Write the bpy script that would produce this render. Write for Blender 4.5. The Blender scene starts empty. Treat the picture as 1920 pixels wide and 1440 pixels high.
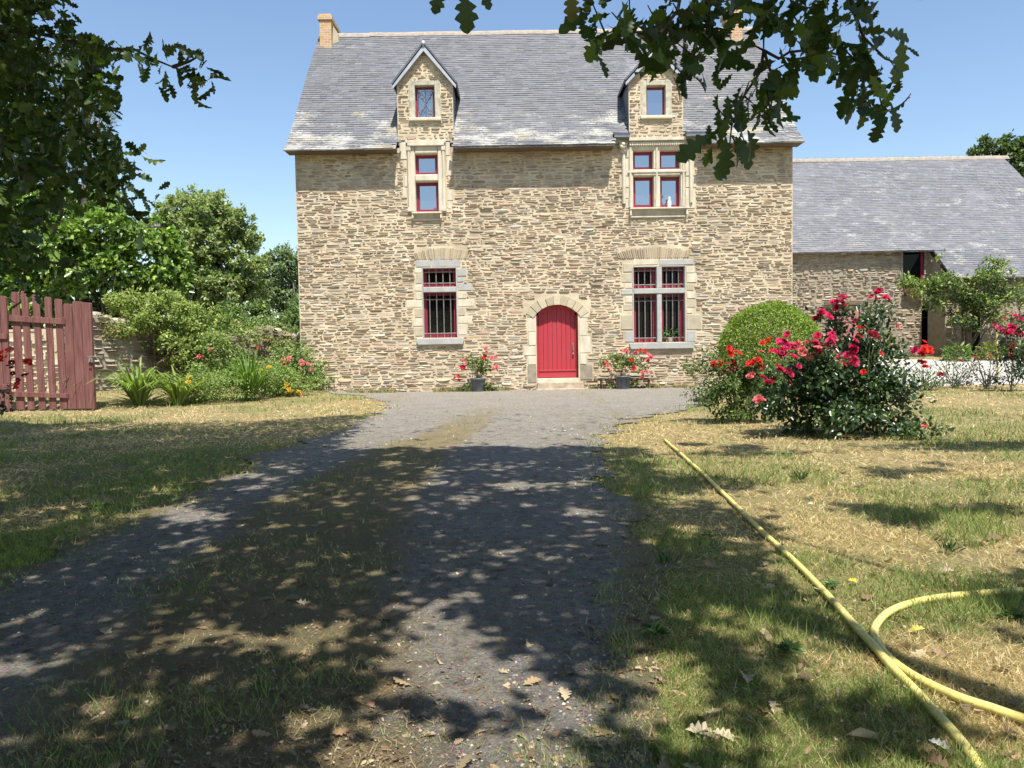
import bpy, math, random
import numpy as np
R = math.radians
random.seed(7); rng = np.random.default_rng(11)
C = bpy.context.scene.collection
scene = bpy.context.scene

# ------------------------------------------------------------------ camera
FPX = 1442.0; CX, CY = 960.0, 720.0; H = 1.25
PITCH = math.atan(70.0/FPX); ROLL = R(0.95)
_r0 = np.array([1., 0, 0]); _f = np.array([0, math.cos(PITCH), -math.sin(PITCH)]); _u0 = np.array([0, math.sin(PITCH), math.cos(PITCH)])
_r = math.cos(ROLL)*_r0 - math.sin(ROLL)*_u0
_u = math.sin(ROLL)*_r0 + math.cos(ROLL)*_u0
EYE = np.array([0, 0, H])
from mathutils import Matrix, Vector
cam_d = bpy.data.cameras.new('camera'); cam = bpy.data.objects.new('camera', cam_d); C.objects.link(cam)
cam_d.sensor_fit = 'HORIZONTAL'; cam_d.sensor_width = 36; cam_d.lens = 36*FPX/1920
cam_d.clip_start = 0.05; cam_d.clip_end = 2000
m = Matrix(((_r[0], _u[0], -_f[0], 0), (_r[1], _u[1], -_f[1], 0), (_r[2], _u[2], -_f[2], H), (0, 0, 0, 1)))
cam.matrix_world = m
scene.camera = cam

# ------------------------------------------------------------------ sky, sun, exposure
SUN = np.array([0.13, -0.5, 1.0]); SUN /= np.linalg.norm(SUN)
world = bpy.data.worlds.new('World'); scene.world = world; world.use_nodes = True
nt = world.node_tree; nt.nodes.clear()
sky = nt.nodes.new('ShaderNodeTexSky'); sky.sky_type = 'NISHITA'; sky.sun_disc = False
sky.sun_elevation = math.asin(SUN[2]); sky.sun_rotation = math.atan2(SUN[0], SUN[1])
sky.air_density = 1.15; sky.dust_density = 0.6; sky.ozone_density = 2.6
bg = nt.nodes.new('ShaderNodeBackground'); bg.inputs[1].default_value = 0.112
wo = nt.nodes.new('ShaderNodeOutputWorld')
nt.links.new(sky.outputs[0], bg.inputs[0]); nt.links.new(bg.outputs[0], wo.inputs[0])
sl = bpy.data.lights.new('sun', 'SUN'); sl.energy = 5.0; sl.angle = R(0.55); sl.color = (1.0, 0.95, 0.86)
so = bpy.data.objects.new('sun', sl); C.objects.link(so)
so.rotation_euler = Vector(SUN).to_track_quat('Z', 'Y').to_euler()
scene.view_settings.view_transform = 'Standard'; scene.view_settings.look = 'None'
scene.view_settings.exposure = 0.75; scene.view_settings.gamma = 1
scene.render.resolution_x = 1024; scene.render.resolution_y = 768

# ------------------------------------------------------------------ measuring helpers
def ray(px, py):
    v = _f + (px-CX)/FPX*_r + (CY-py)/FPX*_u
    return v
def on_y(px, py, Y):                      # point at depth Y behind this place of the view
    v = ray(px, py); return EYE + v*(Y/v[1])
def gnd(px, py, z=0.0):
    v = ray(px, py); return EYE + v*((z-H)/v[2])
def pix(p):
    d = np.asarray(p) - EYE; q = d@_f
    return CX + FPX*(d@_r)/q, CY - FPX*(d@_u)/q
D = 22.0
def rect(x0, y0, x1, y1, Y=D):            # upright rectangle on the plane y=Y -> xa, za, xb, zb
    xm, ym = (x0+x1)/2, (y0+y1)/2
    return on_y(x0, ym, Y)[0], on_y(xm, y1, Y)[2], on_y(x1, ym, Y)[0], on_y(xm, y0, Y)[2]

def vnoise(x, y, seed=0):
    x = np.asarray(x, float); y = np.asarray(y, float)
    xi = np.floor(x).astype(np.int64); yi = np.floor(y).astype(np.int64); fx = x-xi; fy = y-yi
    fx = fx*fx*(3-2*fx); fy = fy*fy*(3-2*fy)
    def h(a, b):
        n = (a*374761393 + b*668265263 + seed*974634777) & 0x7fffffff
        n = ((n ^ (n >> 13))*1274126177) & 0x7fffffff
        return ((n ^ (n >> 16)) & 0xffff)/65535.0
    return (h(xi, yi)*(1-fx)+h(xi+1, yi)*fx)*(1-fy) + (h(xi, yi+1)*(1-fx)+h(xi+1, yi+1)*fx)*fy
def fbm(x, y, seed=0, o=4):
    s = 0; a = 0.5; t = 0
    for k in range(o):
        s = s + a*vnoise(np.asarray(x)*2**k, np.asarray(y)*2**k, seed+k); t += a; a *= 0.5
    return s/t
def sstep(a, b, x):
    t = np.clip((np.asarray(x, float)-a)/(b-a), 0, 1); return t*t*(3-2*t)
def height(x, y):
    x = np.asarray(x, float); y = np.asarray(y, float)
    z = 0.68*sstep(20, 30, y)*sstep(7.0, 11.5, x)
    z = z + 0.25*sstep(-5.5, -9.5, x + (y-20)*-0.9)*sstep(16.5, 19, y)
    z = z + 0.05*(fbm(x*0.35, y*0.35, 5, 3)-0.5)*sstep(2, 5, np.hypot(x, y))
    return z

# ------------------------------------------------------------------ materials
def newmat(name):
    m = bpy.data.materials.new(name); m.use_nodes = True; n = m.node_tree; n.nodes.clear()
    o = n.nodes.new('ShaderNodeOutputMaterial'); b = n.nodes.new('ShaderNodeBsdfPrincipled')
    n.links.new(b.outputs[0], o.inputs[0]); return m, n, b, o
def nd(n, t, **k):
    x = n.nodes.new(t)
    for a, v in k.items(): setattr(x, a, v)
    return x
def ramp(n, src, stops, interp='LINEAR'):
    r = nd(n, 'ShaderNodeValToRGB'); r.color_ramp.interpolation = interp
    e = r.color_ramp.elements
    while len(e) < len(stops): e.new(0.5)
    for k, (p, c) in enumerate(stops):
        e[k].position = p; e[k].color = (c, c, c, 1) if isinstance(c, (int, float)) else (*c, 1)
    n.links.new(src, r.inputs[0]); return r.outputs[0]
def mix(n, f, a, b, mode='MIX'):
    x = nd(n, 'ShaderNodeMix', data_type='RGBA', blend_type=mode)
    for i, v in ((0, f), (6, a), (7, b)):
        s = x.inputs[i]
        if hasattr(v, 'links'): n.links.new(v, s)
        elif i == 0: s.default_value = v
        else: s.default_value = (v, v, v, 1) if isinstance(v, (int, float)) else (*v, 1)
    return x.outputs[2]
def coords(n, scale=(1, 1, 1)):
    t = nd(n, 'ShaderNodeTexCoord'); mp = nd(n, 'ShaderNodeMapping'); mp.inputs[3].default_value = scale
    g = nd(n, 'ShaderNodeNewGeometry'); n.links.new(g.outputs['Position'], mp.inputs[0]); return mp.outputs[0]
def noise(n, vec, s, det=4, rough=0.55, dist=0):
    x = nd(n, 'ShaderNodeTexNoise'); x.inputs['Scale'].default_value = s; x.inputs['Detail'].default_value = det
    x.inputs['Roughness'].default_value = rough; x.inputs['Distortion'].default_value = dist
    n.links.new(vec, x.inputs['Vector']); return x.outputs[0]
def voro(n, vec, s, feat='F1', out=0):
    x = nd(n, 'ShaderNodeTexVoronoi', feature=feat); x.inputs['Scale'].default_value = s
    n.links.new(vec, x.inputs['Vector']); return x.outputs[out]
def bump(n, b, h, strength=0.5, dist=0.02):
    x = nd(n, 'ShaderNodeBump'); x.inputs['Strength'].default_value = strength; x.inputs['Distance'].default_value = dist
    n.links.new(h, x.inputs['Height']); n.links.new(x.outputs[0], b.inputs['Normal'])
def attr(n, name):
    x = nd(n, 'ShaderNodeAttribute'); x.attribute_name = name; return x.outputs[0]
def simple(name, col, rough=0.7, var=0.25, scale=8, bmp=0.3, bd=0.01, stretch=(1, 1, 1), metal=0.0, col2=None):
    m, n, b, o = newmat(name); v = coords(n, stretch)
    f = noise(n, v, scale, 5)
    c2 = col2 or tuple(c*(1-var*1.6) for c in col)
    c = mix(n, ramp(n, f, [(0.3, 0.0), (0.7, 1.0)]), tuple(min(1, c*(1+var*.5)) for c in col), c2)
    n.links.new(c, b.inputs['Base Color']); b.inputs['Roughness'].default_value = rough
    b.inputs['Metallic'].default_value = metal
    if bmp: bump(n, b, noise(n, v, scale*4, 4), bmp, bd)
    return m
def colmat(name, rough=0.85, nscale=30, amount=0.35, bmp=0.5, bd=0.01, spec=0.3):
    m, n, b, o = newmat(name); v = coords(n)
    f = noise(n, v, nscale, 5, 0.65)
    c = mix(n, amount, attr(n, 'Col'), ramp(n, f, [(0.25, 0.25), (0.75, 1.0)]), 'MULTIPLY')
    n.links.new(c, b.inputs['Base Color']); b.inputs['Roughness'].default_value = rough
    b.inputs['Specular IOR Level'].default_value = spec
    bump(n, b, noise(n, v, nscale*1.6, 5), bmp, bd)
    return m, n, b, c
def leafmat(name, rough=0.45, trans=0.35, spec=0.4, tint=(1.25, 1.5, 0.5)):
    m, n, b, o = newmat(name); col = attr(n, 'Col')
    n.links.new(col, b.inputs['Base Color']); b.inputs['Roughness'].default_value = rough
    b.inputs['Specular IOR Level'].default_value = spec
    t = nd(n, 'ShaderNodeBsdfTranslucent'); tc = mix(n, 1.0, col, tint, 'MULTIPLY'); n.links.new(tc, t.inputs[0])
    ms = nd(n, 'ShaderNodeMixShader'); ms.inputs[0].default_value = trans
    n.links.new(b.outputs[0], ms.inputs[1]); n.links.new(t.outputs[0], ms.inputs[2]); n.links.new(ms.outputs[0], o.inputs[0])
    return m

M = {}
M['stone'], n, b, c = colmat('rubble_stone', 0.9, 22, 0.38, 0.7, 0.012, 0.2)
v = coords(n, (.5, .5, .8)); t1 = mix(n, ramp(n, noise(n, v, 1.0, 4, 0.6), [(0.35, 0.0), (0.65, 0.40)]), c, (0.52, 0.44, 0.32)); 
t2 = mix(n, ramp(n, noise(n, v, 2.2, 5, 0.7), [(0.50, 0.0), (0.75, 0.4)]), t1, (0.38, 0.315, 0.26)); n.links.new(t2, b.inputs['Base Color'])
M['mortar'] = simple('lime_mortar', (0.585, 0.485, 0.335), 0.95, 0.24, 1.6, 0.8, 0.02)
M['limestone'] = simple('limestone', (0.62, 0.555, 0.43), 0.85, 0.10, 3.0, 0.4, 0.01, (2, 2, .8), col2=(0.46, 0.41, 0.31))
M['oldlime'] = simple('lichened_limestone', (0.52, 0.47, 0.37), 0.9, 0.2, 5, 0.5, 0.012, col2=(0.27, 0.265, 0.20))
M['greystone'] = simple('grey_tuffeau', (0.40, 0.40, 0.375), 0.85, 0.12, 4, 0.35, 0.01)
M['tanstone'] = simple('tan_block', (0.46, 0.40, 0.29), 0.85, 0.14, 4, 0.35, 0.01)
M['darkstone'] = simple('dark_block', (0.30, 0.26, 0.20), 0.9, 0.2, 6, 0.5, 0.01)
# slates: per-slate colour, lichen blotches that grow on the tiles (real growth, denser at the flare)
def slatemat(name, zlow, zhigh, amount):
    m, n, b, o = newmat(name); v = coords(n); vs = coords(n, (1, 1.6, 2.6))
    col = attr(n, 'Col')
    sep = nd(n, 'ShaderNodeSeparateXYZ'); g = nd(n, 'ShaderNodeNewGeometry'); n.links.new(g.outputs[0], sep.inputs[0])
    mr = nd(n, 'ShaderNodeMapRange'); mr.inputs[1].default_value = zlow; mr.inputs[2].default_value = zhigh
    mr.inputs[3].default_value = amount; mr.inputs[4].default_value = 0.0; n.links.new(sep.outputs[2], mr.inputs[0])
    big = noise(n, vs, 1.1, 3); fine = noise(n, vs, 11, 6, 0.8, 0.6)
    a = nd(n, 'ShaderNodeMath', operation='ADD'); n.links.new(big, a.inputs[0]); n.links.new(fine, a.inputs[1])
    a2 = nd(n, 'ShaderNodeMath', operation='ADD'); n.links.new(a.outputs[0], a2.inputs[0]); n.links.new(mr.outputs[0], a2.inputs[1])
    f = ramp(n, a2.outputs[0], [(0.0, 0.0), (0.5, 0.0)])
    f = nd(n, 'ShaderNodeMapRange'); f.inputs[1].default_value = 1.20; f.inputs[2].default_value = 1.36; n.links.new(a2.outputs[0], f.inputs[0])
    lc = mix(n, ramp(n, noise(n, v, 1.7, 3), [(0.52, 0.0), (0.64, 1.0)]), (0.42, 0.41, 0.375), (0.36, 0.31, 0.19))
    fm = nd(n, 'ShaderNodeMath', operation='MULTIPLY'); fm.inputs[1].default_value = 0.85; n.links.new(f.outputs[0], fm.inputs[0])
    wash = ramp(n, noise(n, vs, 0.8, 5, 0.6), [(0.35, 0.92), (0.7, 1.08)])
    base = mix(n, 1.0, col, wash, 'MULTIPLY')
    c = mix(n, fm.outputs[0], base, lc)
    n.links.new(c, b.inputs['Base Color']); b.inputs['Roughness'].default_value = 0.62
    bump(n, b, noise(n, v, 40, 4), 0.3, 0.006)
    return m
M['slate'] = slatemat('lichened_slate', 7.0, 9.0, 0.27)
M['slate_barn'] = slatemat('barn_slate', 3.4, 11.0, 0.15)
M['slate_new'] = simple('clean_slate', (0.115, 0.125, 0.155), 0.5, 0.25, 9, 0.4, 0.01, (1, 1, 3))
M['lead'] = simple('zinc_flashing', (0.42, 0.44, 0.48), 0.45, 0.12, 5, 0.1, 0.004, metal=0.3)
M['ridge'] = simple('ridge_tile', (0.30, 0.265, 0.21), 0.9, 0.35, 7, 0.6, 0.01, col2=(0.24, 0.20, 0.17))
M['redpaint'] = simple('crimson_paint', (0.37, 0.024, 0.038), 0.55, 0.16, 3, 0.2, 0.003, (5, 5, .7), col2=(0.37, 0.036, 0.046))
M['redframe'] = simple('frame_paint', (0.26, 0.020, 0.045), 0.4, 0.08, 4, 0.1, 0.003)
M['iron'] = simple('wrought_iron', (0.25, 0.205, 0.185), 0.55, 0.3, 20, 0.3, 0.003)
M['gatepaint'] = simple('faded_oxblood_paint', (0.100, 0.026, 0.025), 0.8, 0.30, 5, 0.8, 0.008, (5, 5, 0.35), col2=(0.21, 0.10, 0.085))
M['oldwood'] = simple('weathered_wood', (0.17, 0.12, 0.085), 0.85, 0.3, 7, 0.6, 0.008, (1, 4, 4))
M['barnpaint'] = simple('faded_rose_paint', (0.42, 0.17, 0.17), 0.8, 0.2, 5, 0.3, 0.005)
M['white'] = simple('white_glaze', (0.78, 0.77, 0.74), 0.35, 0.05, 6, 0.0)
M['pot'] = simple('grey_plastic_pot', (0.055, 0.062, 0.075), 0.5, 0.25, 6, 0.15, 0.004, (1, 1, 0.4), col2=(0.16, 0.17, 0.19))
M['soil'] = simple('potting_soil', (0.06, 0.042, 0.03), 0.95, 0.3, 20, 0.8, 0.02)
M['step'] = simple('worn_step_stone', (0.44, 0.36, 0.26), 0.85, 0.22, 7, 0.5, 0.01)
M['hose'] = simple('yellow_hose_rubber', (0.74, 0.62, 0.17), 0.5, 0.2, 40, 0.15, 0.003, col2=(0.52, 0.45, 0.17))
M['bark'] = simple('oak_bark', (0.14, 0.11, 0.085), 0.95, 0.35, 9, 0.9, 0.03, (1, 1, 0.3))
M['twig'] = simple('twig_bark', (0.085, 0.065, 0.045), 0.9, 0.3, 20, 0.3, 0.004)
M['cane'] = simple('green_cane', (0.10, 0.12, 0.045), 0.7, 0.3, 20, 0.2, 0.003)
M['pole'] = simple('yellow_pole_paint', (0.62, 0.50, 0.16), 0.6, 0.1, 9, 0.1, 0.003)
M['dark'] = simple('unlit_black', (0.012, 0.011, 0.010), 0.9, 0.1, 3, 0)  # near-black colour stands for the unlit depth behind the barn openings
M['curtain'] = simple('pale_curtain', (0.45, 0.44, 0.42), 0.9, 0.1, 6, 0.2, 0.01, (8, 1, 1))
M['box'] = simple('plum_planter', (0.12, 0.02, 0.045), 0.5, 0.1, 6, 0.1, 0.004)
def glass(name, spec, col, rough=0.03):
    m, n, b, o = newmat(name); b.inputs['Base Color'].default_value = (*col, 1); b.inputs['Roughness'].default_value = 0.6; b.inputs['Specular IOR Level'].default_value = 0
    g = nd(n, 'ShaderNodeBsdfGlossy'); g.inputs['Roughness'].default_value = rough; g.inputs[0].default_value = (0.92, 0.96, 1, 1)
    fr = nd(n, 'ShaderNodeFresnel'); fr.inputs[0].default_value = 1.5 if spec else 1.22
    ad = nd(n, 'ShaderNodeMath', operation='ADD', use_clamp=True); ad.inputs[1].default_value = spec; n.links.new(fr.outputs[0], ad.inputs[0])
    v = coords(n); x = nd(n, 'ShaderNodeBump'); x.inputs['Strength'].default_value = 0.04; x.inputs['Distance'].default_value = 0.02
    n.links.new(noise(n, v, 2.5, 1), x.inputs['Height']); n.links.new(x.outputs[0], g.inputs['Normal'])
    ms = nd(n, 'ShaderNodeMixShader'); n.links.new(ad.outputs[0], ms.inputs[0]); n.links.new(b.outputs[0], ms.inputs[1]); n.links.new(g.outputs[0], ms.inputs[2])
    n.links.new(ms.outputs[0], o.inputs[0]); return m
M['glass_up'] = glass('boosted_reflection_pane', 0.36, (0.03, 0.04, 0.055))  # sky reflection boosted by added gloss; dark room put into the colour
M['glass_low'] = glass('dark_room_pane', 0.0, (0.008, 0.009, 0.008))  # near-black colour stands for the unlit room, reflection cut down
M['oakleaf'] = leafmat('oak_leaf', 0.42, 0.42, 0.45)
M['leaf'] = leafmat('garden_leaf', 0.5, 0.38, 0.35)
M['gloss'] = leafmat('glossy_leaf', 0.30, 0.28, 0.5)
M['blade'] = leafmat('grass_blade', 0.75, 0.35, 0.15, (1.3, 1.35, 0.7))
M['dryleaf'] = leafmat('dead_leaf', 0.8, 0.15, 0.2, (1.2, 1.0, 0.7))
M['petal'] = leafmat('petal', 0.55, 0.35, 0.2, (1.3, 0.9, 0.9))

# chimney brick
m, n, b, o = newmat('chimney_brick'); v = coords(n)
sx = nd(n, 'ShaderNodeSeparateXYZ'); n.links.new(v, sx.inputs[0]); cb = nd(n, 'ShaderNodeCombineXYZ')
ad = nd(n, 'ShaderNodeMath', operation='ADD'); n.links.new(sx.outputs[0], ad.inputs[0]); n.links.new(sx.outputs[1], ad.inputs[1])
n.links.new(ad.outputs[0], cb.inputs[0]); n.links.new(sx.outputs[2], cb.inputs[1])
bt = nd(n, 'ShaderNodeTexBrick'); n.links.new(cb.outputs[0], bt.inputs[0]); bt.inputs['Scale'].default_value = 1
bt.inputs['Color1'].default_value = (0.38, 0.19, 0.10, 1); bt.inputs['Color2'].default_value = (0.46, 0.30, 0.17, 1); bt.inputs['Mortar'].default_value = (0.5, 0.44, 0.34, 1)
bt.inputs['Brick Width'].default_value = 0.21; bt.inputs['Row Height'].default_value = 0.075; bt.inputs['Mortar Size'].default_value = 0.009
c = mix(n, ramp(n, noise(n, v, 3.5, 4), [(0.5, 0.0), (0.66, 0.8)]), bt.outputs[0], (0.46, 0.32, 0.07))
n.links.new(c, b.inputs['Base Color']); b.inputs['Roughness'].default_value = 0.9; bump(n, b, bt.outputs[1], -0.6, 0.01)
M['brick'] = m
# procedural masonry for the walls the photo barely shows
m, n, b, o = newmat('side_masonry'); v = coords(n, (2.4, 2.4, 9)); e = voro(n, v, 1.3, 'DISTANCE_TO_EDGE'); cc = voro(n, v, 1.3, 'F1', 1)
sc = mix(n, ramp(n, cc, [(0.2, 0.0), (0.8, 1.0)]), (0.27, 0.20, 0.13), (0.45, 0.37, 0.26))
n.links.new(mix(n, ramp(n, e, [(0.03, 0.0), (0.10, 1.0)]), (0.56, 0.47, 0.33), sc), b.inputs['Base Color']); b.inputs['Roughness'].default_value = 0.95
bump(n, b, e, 0.7, 0.03); M['masonry'] = m
# lawn soil under the blades
m, n, b, o = newmat('dry_lawn'); v = coords(n)
a = mix(n, ramp(n, noise(n, v, 0.7, 4), [(0.40, 0.0), (0.62, 1.0)]), (0.37, 0.28, 0.14), (0.17, 0.19, 0.065))
a = mix(n, ramp(n, noise(n, v, 5, 5, 0.7), [(0.35, 0.0), (0.7, 0.7)]), a, (0.46, 0.36, 0.20))
a = mix(n, ramp(n, noise(n, v, 28, 6, 0.75), [(0.40, 0.75), (0.60, 0.0)]), a, (0.13, 0.105, 0.05))
n.links.new(a, b.inputs['Base Color']); b.inputs['Roughness'].default_value = 0.95; b.inputs['Specular IOR Level'].default_value = 0.1
bump(n, b, noise(n, v, 45, 6, 0.7), 0.9, 0.03); M['lawn'] = m
# driveway
m, n, b, o = newmat('gravel_drive'); v = coords(n)
g = mix(n, ramp(n, noise(n, v, 90, 5, 0.8), [(0.36, 0.0), (0.64, 1.0)]), (0.22, 0.20, 0.17), (0.58, 0.54, 0.475))
g = mix(n, ramp(n, noise(n, v, 1.3, 5), [(0.35, 0.5), (0.7, 0.0)]), g, (0.29, 0.25, 0.195))
g = mix(n, ramp(n, noise(n, v, 16, 7, 0.8), [(0.40, 0.65), (0.54, 0.0)]), g, (0.12, 0.10, 0.08)); g = mix(n, ramp(n, noise(n, v, 5, 6, 0.75), [(0.48, 0.0), (0.70, 0.6)]), g, (0.42, 0.37, 0.29))
vc = voro(n, v, 55, 'F1', 1); vd = voro(n, v, 55)
g = mix(n, ramp(n, vd, [(0.22, 0.7), (0.40, 0.0)]), g, mix(n, 1.0, vc, (0.5, 0.47, 0.43), 'MULTIPLY'))
band = attr(n, 'band')
bn = nd(n, 'ShaderNodeMath', operation='ADD'); n.links.new(band, bn.inputs[0])
nz = nd(n, 'ShaderNodeMath', operation='MULTIPLY_ADD'); nz.inputs[1].default_value = 1.3; nz.inputs[2].default_value = -0.65
n.links.new(noise(n, v, 1.8, 8, 0.78), nz.inputs[0]); n.links.new(nz.outputs[0], bn.inputs[1])
mc = mix(n, ramp(n, noise(n, v, 4, 5, 0.7), [(0.42, 0.0), (0.6, 1.0)]), (0.30, 0.225, 0.125), (0.20, 0.185, 0.08))
mc = mix(n, ramp(n, noise(n, v, 70, 5, 0.8), [(0.45, 0.0), (0.7, 0.8)]), mc, (0.42, 0.33, 0.20))
g = mix(n, ramp(n, bn.outputs[0], [(0.30, 0.0), (0.70, 0.92)]), g, mc)
n.links.new(g, b.inputs['Base Color']); b.inputs['Roughness'].default_value = 0.95; b.inputs['Specular IOR Level'].default_value = 0.12
hh = nd(n, 'ShaderNodeMath', operation='ADD'); n.links.new(noise(n, v, 60, 6, 0.8), hh.inputs[0]); n.links.new(noise(n, v, 9, 5, 0.7), hh.inputs[1])
bump(n, b, hh.outputs[0], 1.0, 0.045); M['drive'] = m
M['yard'] = simple('pale_yard_gravel', (0.45, 0.43, 0.39), 0.95, 0.12, 30, 0.6, 0.02)
M['pebble'], n, b, c = colmat('pebbles', 0.9, 60, 0.3, 0.3, 0.003, 0.2)

# ------------------------------------------------------------------ object helpers
def root(name, label, cat, loc=(0, 0, 0), group=None):
    o = bpy.data.objects.new(name, None); C.objects.link(o); o.location = loc; o.empty_display_size = 0.2
    o['label'] = label; o['category'] = cat
    if group: o['group'] = group
    return o
def tag(o, label=None, cat=None, group=None, kind=None):
    if label: o['label'] = label
    if cat: o['category'] = cat
    if group: o['group'] = group
    if kind: o['kind'] = kind
    return o
def world_off(p):
    v = Vector((0, 0, 0))
    while p is not None: v = v + p.location; p = p.parent
    return np.array(v)
def link(name, me, mat, parent=None, smooth=False):
    o = bpy.data.objects.new(name, me); C.objects.link(o)
    if mat: me.materials.append(mat)
    if parent is not None: o.parent = parent
    if smooth: me.polygons.foreach_set('use_smooth', [True]*len(me.polygons))
    return o
class MB:
    def __init__(s): s.v = []; s.f = []; s.c = []; s.cur = (0.5, 0.5, 0.5)
    def add(s, vs, fs):
        k = len(s.v); s.v.extend([tuple(map(float, p)) for p in vs]); s.c.extend([s.cur]*len(vs))
        s.f.extend([tuple(i+k for i in f) for f in fs])
    def box(s, a, b):
        (x0, y0, z0), (x1, y1, z1) = a, b
        s.add([(x0, y0, z0), (x1, y0, z0), (x1, y1, z0), (x0, y1, z0), (x0, y0, z1), (x1, y0, z1), (x1, y1, z1), (x0, y1, z1)],
              [(0, 3, 2, 1), (4, 5, 6, 7), (0, 1, 5, 4), (1, 2, 6, 5), (2, 3, 7, 6), (3, 0, 4, 7)])
    def prism(s, poly, y0, y1):             # polygon in x,z pushed from y0 to y1 (counter-clockwise seen from -y)
        n = len(poly)
        s.add([(x, y0, z) for x, z in poly]+[(x, y1, z) for x, z in poly],
              [tuple(range(n)), tuple(range(2*n-1, n-1, -1))]+[((i+1) % n, i, n+i, n+(i+1) % n) for i in range(n)])
    def slab(s, p0, p1, p2, p3, t):         # four corners, thickened along the normal
        p = [np.array(q, float) for q in (p0, p1, p2, p3)]; nn = np.cross(p[1]-p[0], p[3]-p[0]); nn = nn/np.linalg.norm(nn)*t
        s.add([*p, *[q-nn for q in p]], [(0, 1, 2, 3), (7, 6, 5, 4), (0, 4, 5, 1), (1, 5, 6, 2), (2, 6, 7, 3), (3, 7, 4, 0)])
    def tube(s, pts, r, k=8, caps=True):
        P = [np.array(p, float) for p in pts]; n = len(P); rr = r if hasattr(r, '__len__') else [r]*n
        vs = []; up = np.array([0.3, 0.2, 1.0])
        for i in range(n):
            t = P[min(i+1, n-1)]-P[max(i-1, 0)]; t = t/(np.linalg.norm(t)+1e-9)
            a = np.cross(t, up)
            if np.linalg.norm(a) < 0.1: a = np.cross(t, [1, 0, 0])
            a /= np.linalg.norm(a); bb = np.cross(t, a)
            for j in range(k):
                w = 2*math.pi*j/k; vs.append(P[i]+rr[i]*(math.cos(w)*a+math.sin(w)*bb))
        fs = [(i*k+j, i*k+(j+1) % k, (i+1)*k+(j+1) % k, (i+1)*k+j) for i in range(n-1) for j in range(k)]
        if caps: fs += [tuple(range(k-1, -1, -1)), tuple((n-1)*k+j for j in range(k))]
        s.add(vs, fs)
    def lathe(s, prof, c, k=16, caps=True):  # prof: list of (r, z)
        vs = [(c[0]+r*math.cos(2*math.pi*j/k), c[1]+r*math.sin(2*math.pi*j/k), c[2]+z) for r, z in prof for j in range(k)]
        n = len(prof); fs = [(i*k+j, i*k+(j+1) % k, (i+1)*k+(j+1) % k, (i+1)*k+j) for i in range(n-1) for j in range(k)]
        if caps: fs += [tuple(range(k-1, -1, -1)), tuple((n-1)*k+j for j in range(k))]
        s.add(vs, fs)
    def build(s, name, mat, parent=None, smooth=False, bevel=0, col=False, subparent=None):
        par = subparent or parent; off = world_off(par) if par is not None else np.zeros(3)
        v = np.array(s.v)-off; me = bpy.data.meshes.new(name); me.from_pydata(v.tolist(), [], s.f)
        if col:
            a = me.attributes.new('Col', 'FLOAT_COLOR', 'POINT'); cc = np.ones((len(s.v), 4), np.float32); cc[:, :3] = np.array(s.c)
            a.data.foreach_set('color', cc.ravel())
        me.validate(); me.update(); o = link(name, me, mat, par, smooth)
        if bevel:
            bm = o.modifiers.new('bevel', 'BEVEL'); bm.width = bevel; bm.segments = 2; bm.limit_method = 'ANGLE'; bm.angle_limit = R(40)
        return o

# template scatter -> one mesh
def oak_template():
    h = [(0.0, 0.0), (0.035, 0.06), (0.07, 0.16), (0.17, 0.22), (0.19, 0.28), (0.09, 0.35), (0.20, 0.42), (0.27, 0.50), (0.14, 0.56), (0.25, 0.64), (0.29, 0.73), (0.15, 0.78), (0.19, 0.88), (0.10, 0.95), (0.0, 1.0)]
    V = []; F = []
    for i, (x, y) in enumerate(h):
        z = -0.18*y*y
        V += [(0, y, z), (x, y+0.02*(i % 2), z+0.25*x*x*3), (-x*0.93, y-0.02*(i % 2), z+0.25*x*x*3)]
    for i in range(len(h)-1):
        a, b2 = 3*i, 3*i+3
        F += [(a, a+1, b2+1, b2), (a, b2, b2+2, a+2)]
    return np.array(V), F
OAK = oak_template()
OAKLO = (np.array([(0, 0, 0), (0.14, 0.2, 0.03), (0.10, 0.38, 0), (0.27, 0.52, 0.05), (0.22, 0.8, 0), (0, 1, -0.15), (-0.22, 0.8, 0), (-0.27, 0.5, 0.05), (-0.1, 0.36, 0), (-0.14, 0.2, 0.03)]), [(0, 1, 2, 8, 9), (2, 3, 4, 6, 7, 8), (4, 5, 6)])
LEAF = (np.array([(0, 0, 0), (0.24, 0.32, 0.06), (0.20, 0.70, 0.03), (0, 1, -0.1), (-0.20, 0.70, 0.03), (-0.24, 0.32, 0.06)]), [(0, 1, 2, 3), (0, 3, 4, 5)])
LANCE = (np.array([(0, 0, 0), (0.15, 0.4, 0.04), (0.10, 0.78, 0.0), (0, 1, -0.12), (-0.10, 0.78, 0.0), (-0.15, 0.4, 0.04)]), [(0, 1, 2, 3), (0, 3, 4, 5)])
BLADE = (np.array([(-0.5, 0, 0), (0.5, 0, 0), (-0.4, 0.5, 0.12), (0.4, 0.5, 0.12), (0, 1, 0.42)]), [(0, 1, 3, 2), (2, 3, 4)])
def frames(d, nrm):                      # leaf axis d, rough normal nrm -> rotation matrices (columns x,y,z)
    d = d/np.linalg.norm(d, axis=1, keepdims=True)
    x = np.cross(d, nrm); x /= (np.linalg.norm(x, axis=1, keepdims=True)+1e-9); z = np.cross(x, d)
    return np.stack([x, d, z], axis=2)
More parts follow.
